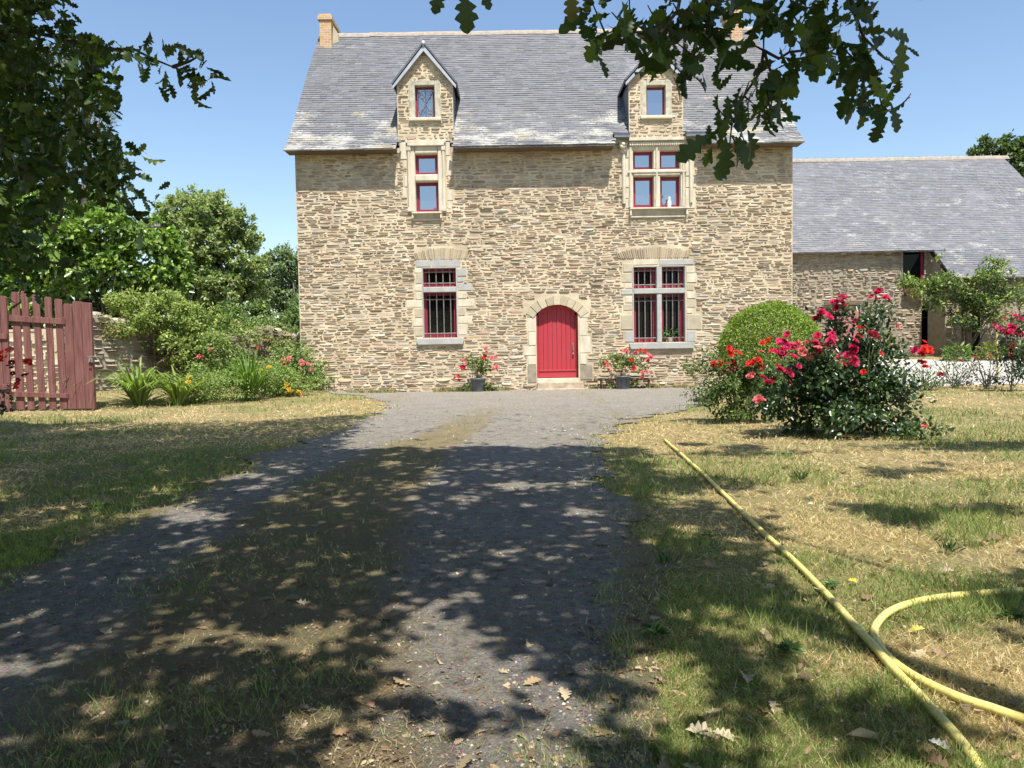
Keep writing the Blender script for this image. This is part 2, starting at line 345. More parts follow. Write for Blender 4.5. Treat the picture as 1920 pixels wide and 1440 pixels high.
def scatter(name, tmpl, pos, Rm, scale, col, mat, parent=None, cvar=None, subparent=None, kind=None):
    V, F = tmpl; N = len(pos); m_ = len(V)
    sc = np.asarray(scale, float)
    if sc.ndim == 1: sc = np.repeat(sc[:, None], 3, 1)
    P = np.einsum('nij,nmj->nmi', Rm, V[None]*sc[:, None, :]) + np.asarray(pos)[:, None, :]
    par = subparent or parent
    if par is not None: P = P-world_off(par)
    me = bpy.data.meshes.new(name); me.vertices.add(N*m_); me.vertices.foreach_set('co', P.astype(np.float32).ravel())
    lens = [len(f) for f in F]; flat = np.concatenate([np.array(f) for f in F])
    L = len(flat); me.loops.add(N*L); me.loops.foreach_set('vertex_index', (flat[None]+(np.arange(N)*m_)[:, None]).astype(np.int32).ravel())
    me.polygons.add(N*len(F)); st = np.concatenate([[0], np.cumsum(lens)[:-1]])
    me.polygons.foreach_set('loop_start', (st[None]+(np.arange(N)*L)[:, None]).astype(np.int32).ravel())
    a = me.attributes.new('Col', 'FLOAT_COLOR', 'POINT'); cc = np.ones((N, m_, 4), np.float32); cc[:, :, :3] = np.asarray(col)[:, None, :]
    a.data.foreach_set('color', cc.ravel())
    me.update(calc_edges=True); me.validate()
    o = link(name, me, mat, par)
    if kind: o['kind'] = kind
    return o
def rdir(N, up=0.0):
    d = rng.normal(size=(N, 3)); d /= np.linalg.norm(d, axis=1, keepdims=True); d[:, 2] += up; return d
def palette(N, base, var=0.3, hue=0.15, light=None, pl=0.2):
    c = np.array(base)[None]*(1+var*(rng.random((N, 1))*2-1)) ; c = c*(1+hue*(rng.random((N, 3))*2-1))
    if light is not None:
        k = rng.random(N) < pl; c[k] = np.array(light)*(0.8+0.4*rng.random((k.sum(), 1)))
    return np.clip(c, 0.002, 1)
def inpoly(px, py, poly):
    px = np.asarray(px, float); py = np.asarray(py, float); r = np.zeros(px.shape, bool); n_ = len(poly); j = n_-1
    for i in range(n_):
        xi, yi = poly[i]; xj, yj = poly[j]
        r ^= ((yi > py) != (yj > py)) & (px < (xj-xi)*(py-yi)/(yj-yi+1e-12)+xi); j = i
    return r

# ------------------------------------------------------------------ ground sheet, drive, yard
def grid(name, xs, ys, dz, keep=None, mat=None, band=None):
    X, Y = np.meshgrid(xs, ys); Z = height(X, Y)+dz+((.018*(fbm(X*4, Y*4, 12, 4)-.5)+.02*(fbm(X*1.1, Y*1.1, 13, 2)-.5)) if name == 'driveway' else 0)*sstep(0, 1, 21.5-Y); nx, ny = len(xs), len(ys)
    me = bpy.data.meshes.new(name); V = np.stack([X, Y, Z], -1).reshape(-1, 3)
    i = np.arange(nx*ny).reshape(ny, nx); q = np.stack([i[:-1, :-1], i[:-1, 1:], i[1:, 1:], i[1:, :-1]], -1).reshape(-1, 4)
    if keep is not None:
        q = q[keep(V[q].mean(1)[:, 0], V[q].mean(1)[:, 1])]; u, inv = np.unique(q, return_inverse=True); V = V[u]; q = inv.reshape(-1, 4)
    me.vertices.add(len(V)); me.vertices.foreach_set('co', V.astype(np.float32).ravel())
    me.loops.add(q.size); me.loops.foreach_set('vertex_index', q.astype(np.int32).ravel())
    me.polygons.add(len(q)); me.polygons.foreach_set('loop_start', (np.arange(len(q))*4).astype(np.int32))
    if band is not None:
        a = me.attributes.new('band', 'FLOAT', 'POINT'); a.data.foreach_set('value', band(V[:, 0], V[:, 1]).astype(np.float32))
    me.update(calc_edges=True)
    return tag(link(name, me, mat, None, True), kind='structure')
gx = np.concatenate([np.linspace(-900, -40, 8), np.linspace(-30, 30, 241), np.linspace(40, 900, 8)])
gy = np.concatenate([np.linspace(-900, -20, 8), np.linspace(-10, 40, 201), np.linspace(50, 1200, 10)])
grid('ground', gx, gy, 0.0, None, M['lawn'])
LEDGE = [(0, 1070), (100, 1040), (230, 985), (400, 905), (500, 855), (600, 815), (680, 790), (735, 765), (725, 752), (660, 741), (600, 738)]
REDGE = [(1345, 745), (1305, 764), (1190, 786), (1135, 820), (1125, 870), (1180, 940), (1215, 1010), (1235, 1100), (1245, 1200), (1275, 1440)]
DRIVE = [(-4.4, -8), (-3.7, 0), (-3.3, 3)]+[tuple(gnd(*p)[:2]) for p in LEDGE]+[(-6.2, 21.98), (7.0, 21.98)]+[tuple(gnd(*p)[:2]) for p in REDGE]+[(0.62, 0), (0.4, -8)]
def in_drive(x, y, grow=0.0):
    jx = (fbm(x*2.2, y*2.2, 21, 4)-0.5)*0.75*np.clip(y/6, 0.5, 1.2); jy = (fbm(x*2.2, y*2.2, 41, 4)-0.5)*0.7
    return inpoly(x+jx, y+jy*0.7, DRIVE)
def bandf(x, y, main=False):
    c = np.interp(y, [0, 2.3, 4, 6, 9, 12, 16], [-0.8, -0.95, -1.25, -1.45, -1.25, -0.8, -0.4])
    w = np.interp(y, [0, 3, 6, 9, 14, 18], [0.85, 0.75, 0.72, 0.6, 0.45, 0.1])
    b1 = 0.86*np.exp(-((x-c)/w)**4)*np.interp(y, [0, 9, 13, 18], [1, 0.95, 0.65, 0.2])
    re = np.interp(y, [0, 3, 6, 9, 13], [0.45, 0.5, 1.0, 1.3, 1.8])
    b2 = 0.75*np.exp(-((x-re-.06)/0.24)**2)*np.interp(y, [0, 9, 13], [1, 1, .55])
    le = np.interp(y, [0, 4.4, 7, 9, 12], [-3.4, -3.0, -3.0, -3.2, -3.0]); b3 = 0.75*np.exp(-((x-le)/0.4)**2)*np.interp(y, [0, 9, 13], [1, 1, .5])
    return b1 if main else np.maximum(np.maximum(b1, b2), b3)
grid('driveway', np.arange(-7, 8.5, 0.05), np.arange(-4, 22.0, 0.05), 0.016, in_drive, M['drive'], bandf)
YARD = [tuple(gnd(*p)[:2]) for p in [(1560, 724), (1700, 724), (1920, 718), (2150, 712)]]+[(24, 27.2), (9.5, 28.6), (8.1, 27)]
YARD = [(8.2, 21.0), (11, 20.6), (15, 20.8), (20, 21), (26, 21.5), (26, 26.3), (16, 27.0), (8.2, 28.4)]
grid('yard', np.arange(8, 27, 0.12), np.arange(20, 29, 0.12), 0.006, lambda x, y: inpoly(x+(fbm(x*2, y*2, 3)-.5)*.6, y+(fbm(x*2, y*2, 8)-.5)*.6, YARD), M['yard'])

# ------------------------------------------------------------------ rubble walls: every stone a chipped block set in the mortar
PAL = [((0.45, 0.34, 0.22), 5), ((0.35, 0.265, 0.18), 5), ((0.39, 0.355, 0.295), 4.0), ((0.43, 0.28, 0.205), 2.8), ((0.50, 0.395, 0.26), 2.0), ((0.56, 0.49, 0.38), 2.5), ((0.22, 0.17, 0.125), 2.2), ((0.60, 0.56, 0.48), .8)]
PW = np.array([w for _, w in PAL]); PW = PW/PW.sum(); PC = np.array([c for c, _ in PAL])
def rubble(mb, u0, u1, v0, v1, place, excl, rh=(0.04, 0.11), ln=(0.10, 0.46), gap=0.016, seed=1, inside=None, out=(0.004, 0.026), dim=1.0, wav=0.09):
    rr = random.Random(seed); nr = np.random.default_rng(seed); v = v0
    while v < v1-0.02:
        h = rr.uniform(*rh)*(1.65 if rr.random() < 0.15 else 1); h = min(h, v1-v+0.01); vm = v+h/2
        iv = [(u0, u1)]
        for (a0, b0, a1, b1) in excl:
            if b0 < vm+h*0.25 and b1 > vm-h*0.25:
                nw = []
                for (p, q) in iv:
                    if a1 <= p or a0 >= q: nw.append((p, q)); continue
                    if a0 > p: nw.append((p, a0))
                    if a1 < q: nw.append((a1, q))
                iv = nw
        for (p, q) in iv:
            u = p
            while u < q-0.03:
                l = min(rr.uniform(*ln)**1.0, q-u)
                if q-u-l < 0.06: l = q-u
                g = gap*(0.5+1.3*float(fbm(u*0.8, v*0.8, 77, 2)))
                if h > .075 and rr.random() < (.38 if h < .11 else .62):          # two thin stones share the course here
                    sp = rr.uniform(.38, .62); parts_ = [(v, h*sp, rr.uniform(0, l*.2), l), (v+h*sp, h*(1-sp), 0, l-rr.uniform(0, l*.2))]
                else: parts_ = [(v, h, 0, l)]
                uu = u; u += l
                dv = (float(fbm(uu*0.5+9, v*0.6, 31, 3))-0.5)*wav*2*min(1, (v-v0)/0.3, (v1-v)/0.3)
                for (vb, hb, o0, o1) in parts_:
                  a, b2 = uu+o0+g*rr.uniform(.2, .8), uu+o1-g*rr.uniform(.2, .8)
                  t = rr.uniform(0.70, 1.06); hh = hb*t-g; base = vb+g*0.4+(hb-hb*t)*rr.random()
                  c0 = (a+b2)/2; c1 = base+hh/2
                  if inside is not None and not inside(c0, c1): continue
                  if hh < 0.010 or b2-a < 0.02: continue
                  pts = []; tl = rr.uniform(-0.07, 0.07)
                  w2 = (b2-a)/2; h2 = hh/2
                  for (sx_, sy_) in ((-1, -.35), (-.62, -1), (.1, -1.02), (.66, -.95), (1, -.3), (.9, .62), (.3, 1), (-.55, .98), (-.95, .45)):
                      x = c0+sx_*w2*rr.uniform(.86, 1.0); y = c1+dv+sy_*h2*rr.uniform(.74, 1.04)+tl*sx_*w2
                      pts.append((x, y))
                  n_ = len(pts); d = rr.uniform(*out); tx = rr.uniform(-.35, .35)*d; ty = rr.uniform(-.5, .3)*d
                  ins = min(0.30, 0.008/max(h2, .01)+0.10)
                  vs = [place(x, y, 0.0) for x, y in pts]
                  vs += [place(c0+(x-c0)*(1-ins*.4), c1+dv+(y-c1-dv)*(1-ins), d+tx*(x-c0)/w2+ty*(y-c1-dv)/h2) for x, y in pts]
                  col = PC[rr.choices(range(len(PAL)), PW)[0]]*rr.uniform(.78, 1.18)*dim
                  mb.cur = tuple(np.clip(col, 0, 1))
                  mb.add(vs, [(i, (i+1) % n_, n_+(i+1) % n_, n_+i) for i in range(n_)]+[tuple(range(n_, 2*n_))])
        v += h
def wall_sheet(mb, u0, u1, v0, v1, holes, place):
    us = sorted({u0, u1, *[min(max(h[0], u0), u1) for h in holes], *[min(max(h[2], u0), u1) for h in holes]})
    vs = sorted({v0, v1, *[min(max(h[1], v0), v1) for h in holes], *[min(max(h[3], v0), v1) for h in holes]})
    for i in range(len(us)-1):
        for j in range(len(vs)-1):
            if us[i+1]-us[i] < 1e-4 or vs[j+1]-vs[j] < 1e-4: continue
            cu, cv = (us[i]+us[i+1])/2, (vs[j]+vs[j+1])/2
            if any(h[0] < cu < h[2] and h[1] < cv < h[3] for h in holes): continue
            mb.add([place(us[i], vs[j], 0), place(us[i+1], vs[j], 0), place(us[i+1], vs[j+1], 0), place(us[i], vs[j+1], 0)], [(0, 1, 2, 3)])
def slates(mb, prof, x0f, x1f, excl=lambda x, y, z: False, expo=0.115, wd=(0.17, 0.27), seed=3, base=(0.132, 0.134, 0.144), lift=0.015):
    # prof: (y,z) points from eave to ridge
    rr = random.Random(seed); P = [np.array(p) for p in prof]; L = [0]
    for i in range(len(P)-1): L.append(L[-1]+np.linalg.norm(P[i+1]-P[i]))
    def at(s):
        s = min(max(s, 0), L[-1])
        for i in range(len(P)-1):
            if s <= L[i+1]+1e-9: return P[i]+(P[i+1]-P[i])*(s-L[i])/(L[i+1]-L[i])
        return P[-1]
    s = 0; row = 0
    while s < L[-1]-0.03:
        a, b2 = at(s), at(min(s+expo*1.12, L[-1])); t = (b2-a)/np.linalg.norm(b2-a); nn = np.array([-t[1], t[0]])
        xa, xb = x0f(a[0], a[1]), x1f(a[0], a[1]); x = xa-rr.random()*0.15
        sag = 0.012
        while x < xb:
            w = rr.uniform(*wd); x0, x1 = max(x, xa), min(x+w-0.003, xb); x += w
            if x1-x0 < 0.02: continue
            if excl((x0+x1)/2, a[0], a[1]): continue
            dz = rr.uniform(-.006, .006); dl = rr.uniform(0.7, 1.3)*lift; sg = (float(vnoise(x*0.45, s*0.5, 9))-.5)*0.05
            lo = a+t*dz+nn*(dl+sg); hi = b2+nn*(0.001+sg); hi2 = hi; bt_ = a+t*dz+nn*(sg-0.01)
            k = rr.uniform(.86, 1.13)*(1.22 if rr.random() < .04 else 1); mb.cur = (base[0]*k*rr.uniform(.96, 1.05), base[1]*k, base[2]*k*rr.uniform(.95, 1.05))
            j1, j2 = rr.uniform(-.003, .003), rr.uniform(-.003, .003)
            mb.add([(x0, lo[0], lo[1]+j1), (x1, lo[0], lo[1]+j2), (x1, hi[0], hi[1]), (x0, hi2[0], hi2[1]), (x0, bt_[0], bt_[1]), (x1, bt_[0], bt_[1])], [(0, 1, 2, 3), (4, 5, 1, 0)])
        s += expo; row += 1

# ================================================================== MANOR HOUSE
manor = root('manor_house', 'old two storey rubble stone manor with steep slate roof and red door', 'house', (0.8, D, 0))
XL = on_y(559, 500, D)[0]; XR = on_y(1486, 480, D)[0]
DEPTH = 8.0; YR = D+DEPTH/2
EY = D-0.52
ZE = on_y(1000, 273, EY)[2]                          # eave edge
ZR = on_y(1000, 58, YR)[2]
yF = D+0.45; ZF = ZE+(yF-EY)*0.93                     # where the roof flares
PROF = [(EY, ZE), (EY+0.42, ZE+0.33), (yF, ZF), (YR, ZR)]
ZW = ZE+0.25
fplace = lambda u, v, d: (u, D-d, v)
# window and door areas (openings measured on the facade)
LU_o = [rect(778, 288, 820, 327), rect(780, 340, 822, 397)]
RU_o = [rect(1187, 282, 1225, 317), rect(1237, 282, 1275, 317), rect(1188, 330, 1226, 388), rect(1238, 330, 1276, 388)]
LL_o = [rect(793, 503, 854, 538), rect(794.5, 548, 856, 633)]
LR_o = [rect(1188, 501, 1231, 541), rect(1241, 500, 1283, 540), rect(1189, 551, 1232, 642), rect(1241, 550, 1284, 641)]
LD_o = rect(778, 160, 815, 221); RD_o = rect(1212, 160, 1248, 217)
def union(rs): return (min(r[0] for r in rs), min(r[1] for r in rs), max(r[2] for r in rs), max(r[3] for r in rs))
sur = {}
r_ = union(LU_o); sur['LU'] = (r_[0]-0.22, r_[1], r_[2]+0.22, on_y(796, 265, D)[2])
r_ = union(RU_o); sur['RU'] = (r_[0]-0.13, r_[1], r_[2]+0.13, on_y(1230, 258, D)[2])
r_ = union(LL_o); sur['LL'] = (r_[0]-0.03, r_[1], r_[2]+0.03, r_[3]+0.03)
r_ = union(LR_o); sur['LR'] = (r_[0]-0.04, r_[1], r_[2]+0.04, r_[3]+0.03)
dr = rect(1006, 571, 1084, 709); DX0, DZ0, DX1, DZ1 = dr
spring = on_y(1045, 588, D)[2]
dhole = (DX0-0.0, 0.12, DX1, DZ1+0.0)
# dormers
LD = dict(x0=on_y(745, 215, D)[0], x1=on_y(850, 215, D)[0], ez=on_y(795, 158, D)[2], az=on_y(792, 92, D)[2], o=LD_o)
RD = dict(x0=on_y(1179, 215, D)[0], x1=on_y(1281, 215, D)[0], ez=on_y(1228, 152, D)[2], az=on_y(1226, 96, D)[2], o=RD_o)
ledgez = on_y(1165, 256, D)[2]
# facade sheet
mb = MB()
holes = [sur['LU'], sur['RU'], sur['LL'], sur['LR'], dhole, (LD['x0'], ZW-0.12, LD['x1'], 20), (RD['x0'], ZW-0.12, RD['x1'], 20)]
wall_sheet(mb, XL, XR, -0.3, ZW-0.12, holes, fplace)
# side and back walls up into the gables
for X, s_ in ((XL, 1), (XR, -1)):
    mb.add([(X, D, -0.3), (X, D, ZW-0.1), (X, yF, ZF-0.15), (X, YR, ZR-0.15), (X, D+DEPTH-0.5, ZF-0.15), (X, D+DEPTH, ZW-0.1), (X, D+DEPTH, -0.3)], [tuple(range(7))])
mb.add([(XL, D+DEPTH, -0.3), (XR, D+DEPTH, -0.3), (XR, D+DEPTH, ZW), (XL, D+DEPTH, ZW)], [(0, 1, 2, 3)])
wall = mb.build('wall', M['mortar'], manor)
# stones
blocks = []        # dressed blocks: (rect, material)
def B(x0, y0, x1, y1, m_): blocks.append((rect(x0, y0, x1, y1), m_))
ls, gs, ts, ds = 'limestone', 'greystone', 'tanstone', 'darkstone'
# upper left window jamb stones
B(749, 266, 763, 299, ls); B(755, 352, 763, 372, ls); B(835, 266, 844, 292, ls); B(837, 293, 846, 330, ls); B(838, 356, 850, 376, ls); B(840, 377, 846, 392, ls); B(758, 330, 764, 351, ls)
B(757, 300, 763, 316, ls)
# upper right
B(1156, 276, 1179, 296, ls); B(1168, 297, 1179, 330, ls); B(1164, 331, 1179.5, 352, ls); B(1170, 353, 1180, 372, ls); B(1173, 373, 1180, 391, ls)
B(1284, 276, 1307, 300, ls); B(1284, 301, 1302, 330, ls); B(1285, 331, 1306, 352, ls); B(1285, 353, 1303, 391, ls)
# lower left
B(780, 487, 808, 501, gs); B(808.4, 481, 836, 501, gs); B(836.4, 486, 864, 501, gs)
B(857, 503, 875, 518, gs); B(857, 519, 869, 529, gs); B(858, 530, 884, 545, gs)
B(777, 503, 791, 512, ls); B(780, 513, 791, 532, ts); B(776, 534, 791, 546, ls); B(779, 548, 792, 562, ls); B(762, 563, 792, 577, ls); B(777, 578, 792.5, 596, ts); B(774, 597, 793, 612, ls); B(778, 613, 793, 630, ts)
B(858, 547, 874, 560, ls); B(858, 561, 889, 575, ls); B(858.5, 576, 872, 592, ts); B(858.5, 593, 884, 607, ls); B(859, 608, 875, 628, ls)
# lower right
B(1186, 485, 1234.5, 497, ls); B(1235, 485.5, 1300, 497, gs)
B(1168, 494, 1185, 510, ts); B(1165, 512, 1185, 530, ts); B(1164, 542, 1186, 553, gs); B(1172, 531, 1185.5, 541, ls); B(1172, 555, 1186, 568, ls); B(1168, 570, 1186, 582, ts)
B(1164, 590, 1187, 618, ts); B(1171, 621, 1188, 641, gs)
B(1286.5, 499, 1303, 512, ls); B(1287, 513, 1306, 530, ls); B(1287, 532, 1300, 545, ts); B(1287.5, 547, 1304, 560, ls); B(1287.5, 561, 1304, 577, ts); B(1287.5, 589, 1315, 618, ts); B(1288, 620, 1304, 641, gs); B(1287.5, 579, 1298, 588, ls)
# door jambs
B(989, 596, 1004.5, 622, ls); B(991, 623, 1005, 648, ls); B(982, 649, 1005.5, 667, ls); B(990, 668, 1006, 684, ls); B(989, 685, 1006, 718, ds)
B(1086, 597, 1100, 630, ls); B(1086.5, 631, 1108, 662, ls); B(1087, 663, 1100, 683, ls); B(1087.5, 684, 1111, 712, ds); B(988, 586, 1004, 595.5, ts); B(1086, 585.5, 1104, 596, ls)
archc = ((DX0+DX1)/2); harc = DZ1-spring; wa = (DX1-DX0)/2; rad = (wa*wa+harc*harc)/(2*harc); zc = DZ1-rad
def arch_pt(a, r): return (archc+r*math.sin(a), zc+r*math.cos(a))
amax = math.asin(wa/rad)
ex = [(r[0]-0.012, r[1]-0.012, r[2]+0.012, r[3]+0.012) for r, _ in blocks]
ex += [sur['LU'], sur['RU'], sur['LL'], sur['LR'], (dhole[0]-0.02, 0, dhole[2]+0.02, DZ1+0.30)]
ex += [(DX0-0.35, spring-0.02, DX1+0.35, DZ1+0.14)]
sills = {'LU': rect(773, 398.5, 829, 414), 'RU': rect(1180, 390, 1288, 408), 'LL': rect(782, 634, 870, 646), 'LR': rect(1180, 642.5, 1301, 654)}
ex += [s_ for s_ in sills.values()]
vous = {'LL': (rect(778, 463, 876, 487), (828, 700)), 'LR': (rect(1160, 462, 1290, 485), (1232, 720))}
ex += [(v_[0][0], v_[0][1], v_[0][2], v_[0][3]) for v_ in vous.values()]
ex += [(LD['x0'], ZW-0.2, LD['x1'], 20), (RD['x0'], ZW-0.2, RD['x1'], 20)]
ex += [rect(1168, 254, 1300, 276)]
mb = MB(); rubble(mb, XL+0.005, XR-0.005, 0.02, ZW-0.13, fplace, ex, (.028, .105), (.06, .46), .012, seed=5)
# relieving arches of thin upright stones
for key, (rc, foc) in vous.items():
    fx, fz = on_y(foc[0], foc[1], D)[0], on_y(foc[0], foc[1], D)[2]; xx = rc[0]; i = 0
    mid = (rc[0]+rc[2])/2
    while xx < rc[2]:
        w = random.uniform(.030, .055); zz0 = rc[1]+0.02; zz1 = rc[3]-0.03-0.14*abs((xx-mid)/(rc[2]-rc[0])*2)**2+random.uniform(-.03, .02)
        for z_a, z_b in ((zz0, zz1),):
            def tp(x, z): return x+(x-mid)*(z-zz0)*0.9*0.55
            mb.cur = tuple(np.array(random.choice([(0.42, 0.33, 0.21), (0.34, 0.27, 0.18), (0.28, 0.22, 0.16), (.47, .39, .27)]))*random.uniform(.85, 1.15)); d = random.uniform(.01, .03)
            q = [(tp(xx, z_a), z_a), (tp(xx+w, z_a), z_a), (tp(xx+w, z_b), z_b), (tp(xx, z_b), z_b)]
            mb.add([(a_, D, b_) for a_, b_ in q]+[(a_*0.9+0.1*(tp(xx+w/2, (z_a+z_b)/2)), D-d, b_) for a_, b_ in q], [(0, 1, 5, 4), (1, 2, 6, 5), (2, 3, 7, 6), (3, 0, 4, 7), (4, 5, 6, 7)])
        xx += w+random.uniform(.012, .022)
# door arch stones
na = 9
ztop = lambda a: 0.27
for i in range(na):
    a0 = -amax*1.22+i*2*amax*1.22/na+0.012; a1 = -amax*1.22+(i+1)*2*amax*1.22/na-0.012; ro = rad+random.uniform(.22, .30)
    q = [arch_pt(a0, rad), arch_pt(a1, rad), arch_pt(a1, ro), arch_pt(a0, ro)]
    mb.cur = tuple(np.array((0.52, 0.46, 0.32))*random.uniform(.8, 1.15)); mb.prism(q, D-0.025, D+0.3)
wst = mb.build('rubble_stones', M['stone'], subparent=wall, col=True)
# corner spandrels above the door arch are closed by solid mortar
mb = MB()
seg = 14
for i in range(seg):
    a0 = -amax+i*2*amax/seg; a1 = -amax+(i+1)*2*amax/seg
    p, q = arch_pt(a0, rad+0.004), arch_pt(a1, rad+0.004)
    mb.prism([p, q, (q[0], DZ1+0.002), (p[0], DZ1+0.002)], D-0.002, D+0.28)
mb.build('arch_fill', M['mortar'], subparent=wall)
for rc, m_ in blocks:
    mb = MB(); j = random.uniform(.008, .02); jj = lambda: random.uniform(.003, .014)
    mb.prism([(rc[0]+jj(), rc[1]+jj()), (rc[2]-jj(), rc[1]+jj()), (rc[2]-jj(), rc[3]-jj()), (rc[0]+jj(), rc[3]-jj())], D-j, D+.12)
    mb.build('quoin_stone', M[m_], subparent=wall, bevel=0.008)

def window(opens, frames_, matkey, surmat, sill, name='window', setb=0.20, grille=False, pane='glass_up', hood=False, outer=None, fw=0.055):
    """frame mesh = the part; panes, surround, sill, grille under it"""
    f = MB()
    for (x0, z0, x1, z1) in opens:
        y = D+setb
        f.box((x0, y, z0), (x0+fw, y+.06, z1)); f.box((x1-fw, y, z0), (x1, y+.06, z1))
        f.box((x0+fw, y, z0), (x1-fw, y+.06, z0+fw*1.2)); f.box((x0+fw, y, z1-fw), (x1-fw, y+.06, z1))
        g = fw*.55    # sash
        f.box((x0+fw, y+.015, z0+fw*1.2), (x0+fw+g, y+.055, z1-fw)); f.box((x1-fw-g, y+.015, z0+fw*1.2), (x1-fw, y+.055, z1-fw))
        f.box((x0+fw+g, y+.015, z0+fw*1.2), (x1-fw-g, y+.055, z0+fw*1.2+g)); f.box((x0+fw+g, y+.015, z1-fw-g), (x1-fw-g, y+.055, z1-fw))
    fr = f.build(name, M['redframe'], manor)
    for (x0, z0, x1, z1) in opens:
        p = MB(); p.box((x0+fw, D+setb+.030, z0+fw), (x1-fw, D+setb+.04, z1-fw)); p.build('pane', M[pane], subparent=fr)
    s = MB(); X0, Z0, X1, Z1 = outer; fy = D-0.018; by = D+setb+0.10
    xs = sorted({round(o[0], 4) for o in opens}|{round(o[2], 4) for o in opens}); top = max(o[3] for o in opens); bot = min(o[1] for o in opens)
    L_ = min(o[0] for o in opens); R_ = max(o[2] for o in opens)
    s.box((X0, fy, Z0), (L_, by, Z1)); s.box((R_, fy, Z0), (X1, by, Z1)); s.box((L_, fy, top), (R_, by, Z1))
    rows_ = sorted({(round(o[1], 1)) for o in opens})
    cols = {}
    for o in opens: cols.setdefault(round(o[0], 1), []).append(o)
    ck = sorted(cols)
    lo_top = sorted(set(o[3] for o in opens))
    # transom
    ups = [o for o in opens if o[3] > top-.25]; los = [o for o in opens if o not in ups]
    tz0, tz1 = max(o[3] for o in los), min(o[1] for o in ups)
    s.box((L_, fy-.014, tz0), (R_, by, tz1))
    if len(ups) == 2:
        mx0, mx1 = ups[0][2], ups[1][0]
        s.box((mx0, fy+.004, tz1), (mx1, by, top)); mx0, mx1 = los[0][2], los[1][0]; s.box((mx0, fy+.004, bot), (mx1, by, tz0))
    s.build('surround', M[surmat], subparent=fr, bevel=0.03)
    s = MB(); a, z0, b_, z1 = sill
    if surmat == ls:      # hollow moulded sill: projecting shelf, shaded cove, lower lip
        hh2 = z1-z0; s.prism([(a, z1-.05), (b_, z1-.05), (b_, z1), (a, z1)], D-.15, D+setb+.05)
        for k in range(5):
            w_ = .01+.10*(1-math.sqrt(1-((k+.5)/5)**2)); za_ = z0+.05+(hh2-.10)*k/5; s.box((a+.05, D-.02-w_, za_), (b_-.05, D+.02, za_+(hh2-.10)/5))
        s.box((a+.02, D-.055, z0), (b_-.02, D+.02, z0+.05)); s.box((a+.0, D-.13, z0+.05), (a+.05, D+.02, z1-.05)); s.box((b_-.05, D-.13, z0+.05), (b_, D+.02, z1-.05))
    else: s.prism([(a+.03, z0), (b_-.03, z0), (b_, z0+(z1-z0)*.55), (b_, z1), (a, z1), (a, z0+(z1-z0)*.55)], D-0.10, D+setb+.05)
    s.build('sill', M[surmat], subparent=fr, bevel=0.012)
    if grille:
        for (x0, z0, x1, z1) in opens:
            g = MB(); nb = 4 if x1-x0 > .8 else 3; gy_ = D+0.09
            for k in range(nb):
                x = x0+(x1-x0)*(k+.85)/(nb+.7); g.tube([(x, gy_, z0-.0), (x, gy_, z1)], .015, 6)
            for z in ((z0+.12, z1-.20) if z1-z0 > .9 else (z0+.11, z1-.10)): g.tube([(x0, gy_+.0, z), (x1, gy_+.0, z)], .015, 6)
            g.build('window_grille', M['iron'], subparent=fr)
    return fr
w1 = window(LU_o, None, 'redframe', ls, sills['LU'], outer=sur['LU'])
w2 = window(RU_o, None, 'redframe', ls, sills['RU'], outer=sur['RU'])
w3 = window(LL_o, None, 'redframe', gs, sills['LL'], outer=sur['LL'], grille=True, pane='glass_low')
w4 = window(LR_o, None, 'redframe', gs, sills['LR'], outer=sur['LR'], grille=True, pane='glass_low')
tag(w1, 'tall two light window with carved pale surround, upper left'); tag(w2, 'four light window with pilasters and carved cornice, upper right')
tag(w3, 'barred two light window left of the red door'); tag(w4, 'barred four light window right of the red door')
# pilasters, mouldings and hoods
mb = MB(); X0, Z0, X1, Z1 = sur['LU']
for x in (X0+.055, X1-.055): mb.tube([(x, D-.02, Z0+.12), (x, D-.02, Z1-.25)], .045, 10); mb.box((x-.06, D-.07, Z0), (x+.06, D-.018, Z0+.12)); mb.box((x-.055, D-.075, Z1-.27), (x+.055, D-.018, Z1-.14))
mb.box((X0+.02, D-.09, Z1-.14), (X1-.02, D-.018, Z1-.06)); mb.box((X0-.02, D-.06, Z1-.055), (X1+.02, D-.018, Z1+.03))
mb.build('carved_moulding', M[ls], subparent=w1, bevel=.01)
mb = MB(); X0, Z0, X1, Z1 = sur['RU']; zt = on_y(1230, 274, D)[2]
for x in (X0+.05, (RU_o[0][2]+RU_o[1][0])/2, X1-.05): mb.tube([(x, D-.02, Z0+.25), (x, D-.02, zt-.02)], .035, 10); mb.tube([(x, D-.02, Z0), (x, D-.02, Z0+.25)], .055, 10)
for x in (X0-.14, X1+.16): mb.tube([(x, D-.03, Z0+.1), (x, D-.03, zt-.08)], .05, 10)
zc1 = on_y(1230, 259, D)[2]
mb.box((X0-.0, D-.13, zc1-.09), (X1+.0, D-.018, zc1)); mb.box((X0+.01, D-.05, zt), (X1-.01, D-.018, zc1-.092))
x = X0+.02
while x < X1-.05: mb.prism([(x, zt+.03), (x+.028, zt), (x+.056, zt+.03), (x+.056, zt+.10), (x, zt+.10)], D-.085, D-.05); x += .062
tz = (RU_o[0][1]+RU_o[2][3])/2; mb.box((X0-.03, D-.055, tz-.01), (X1+.03, D-.032, tz+.04))
mb.build('carved_cornice', M[ls], subparent=w2, bevel=.006)
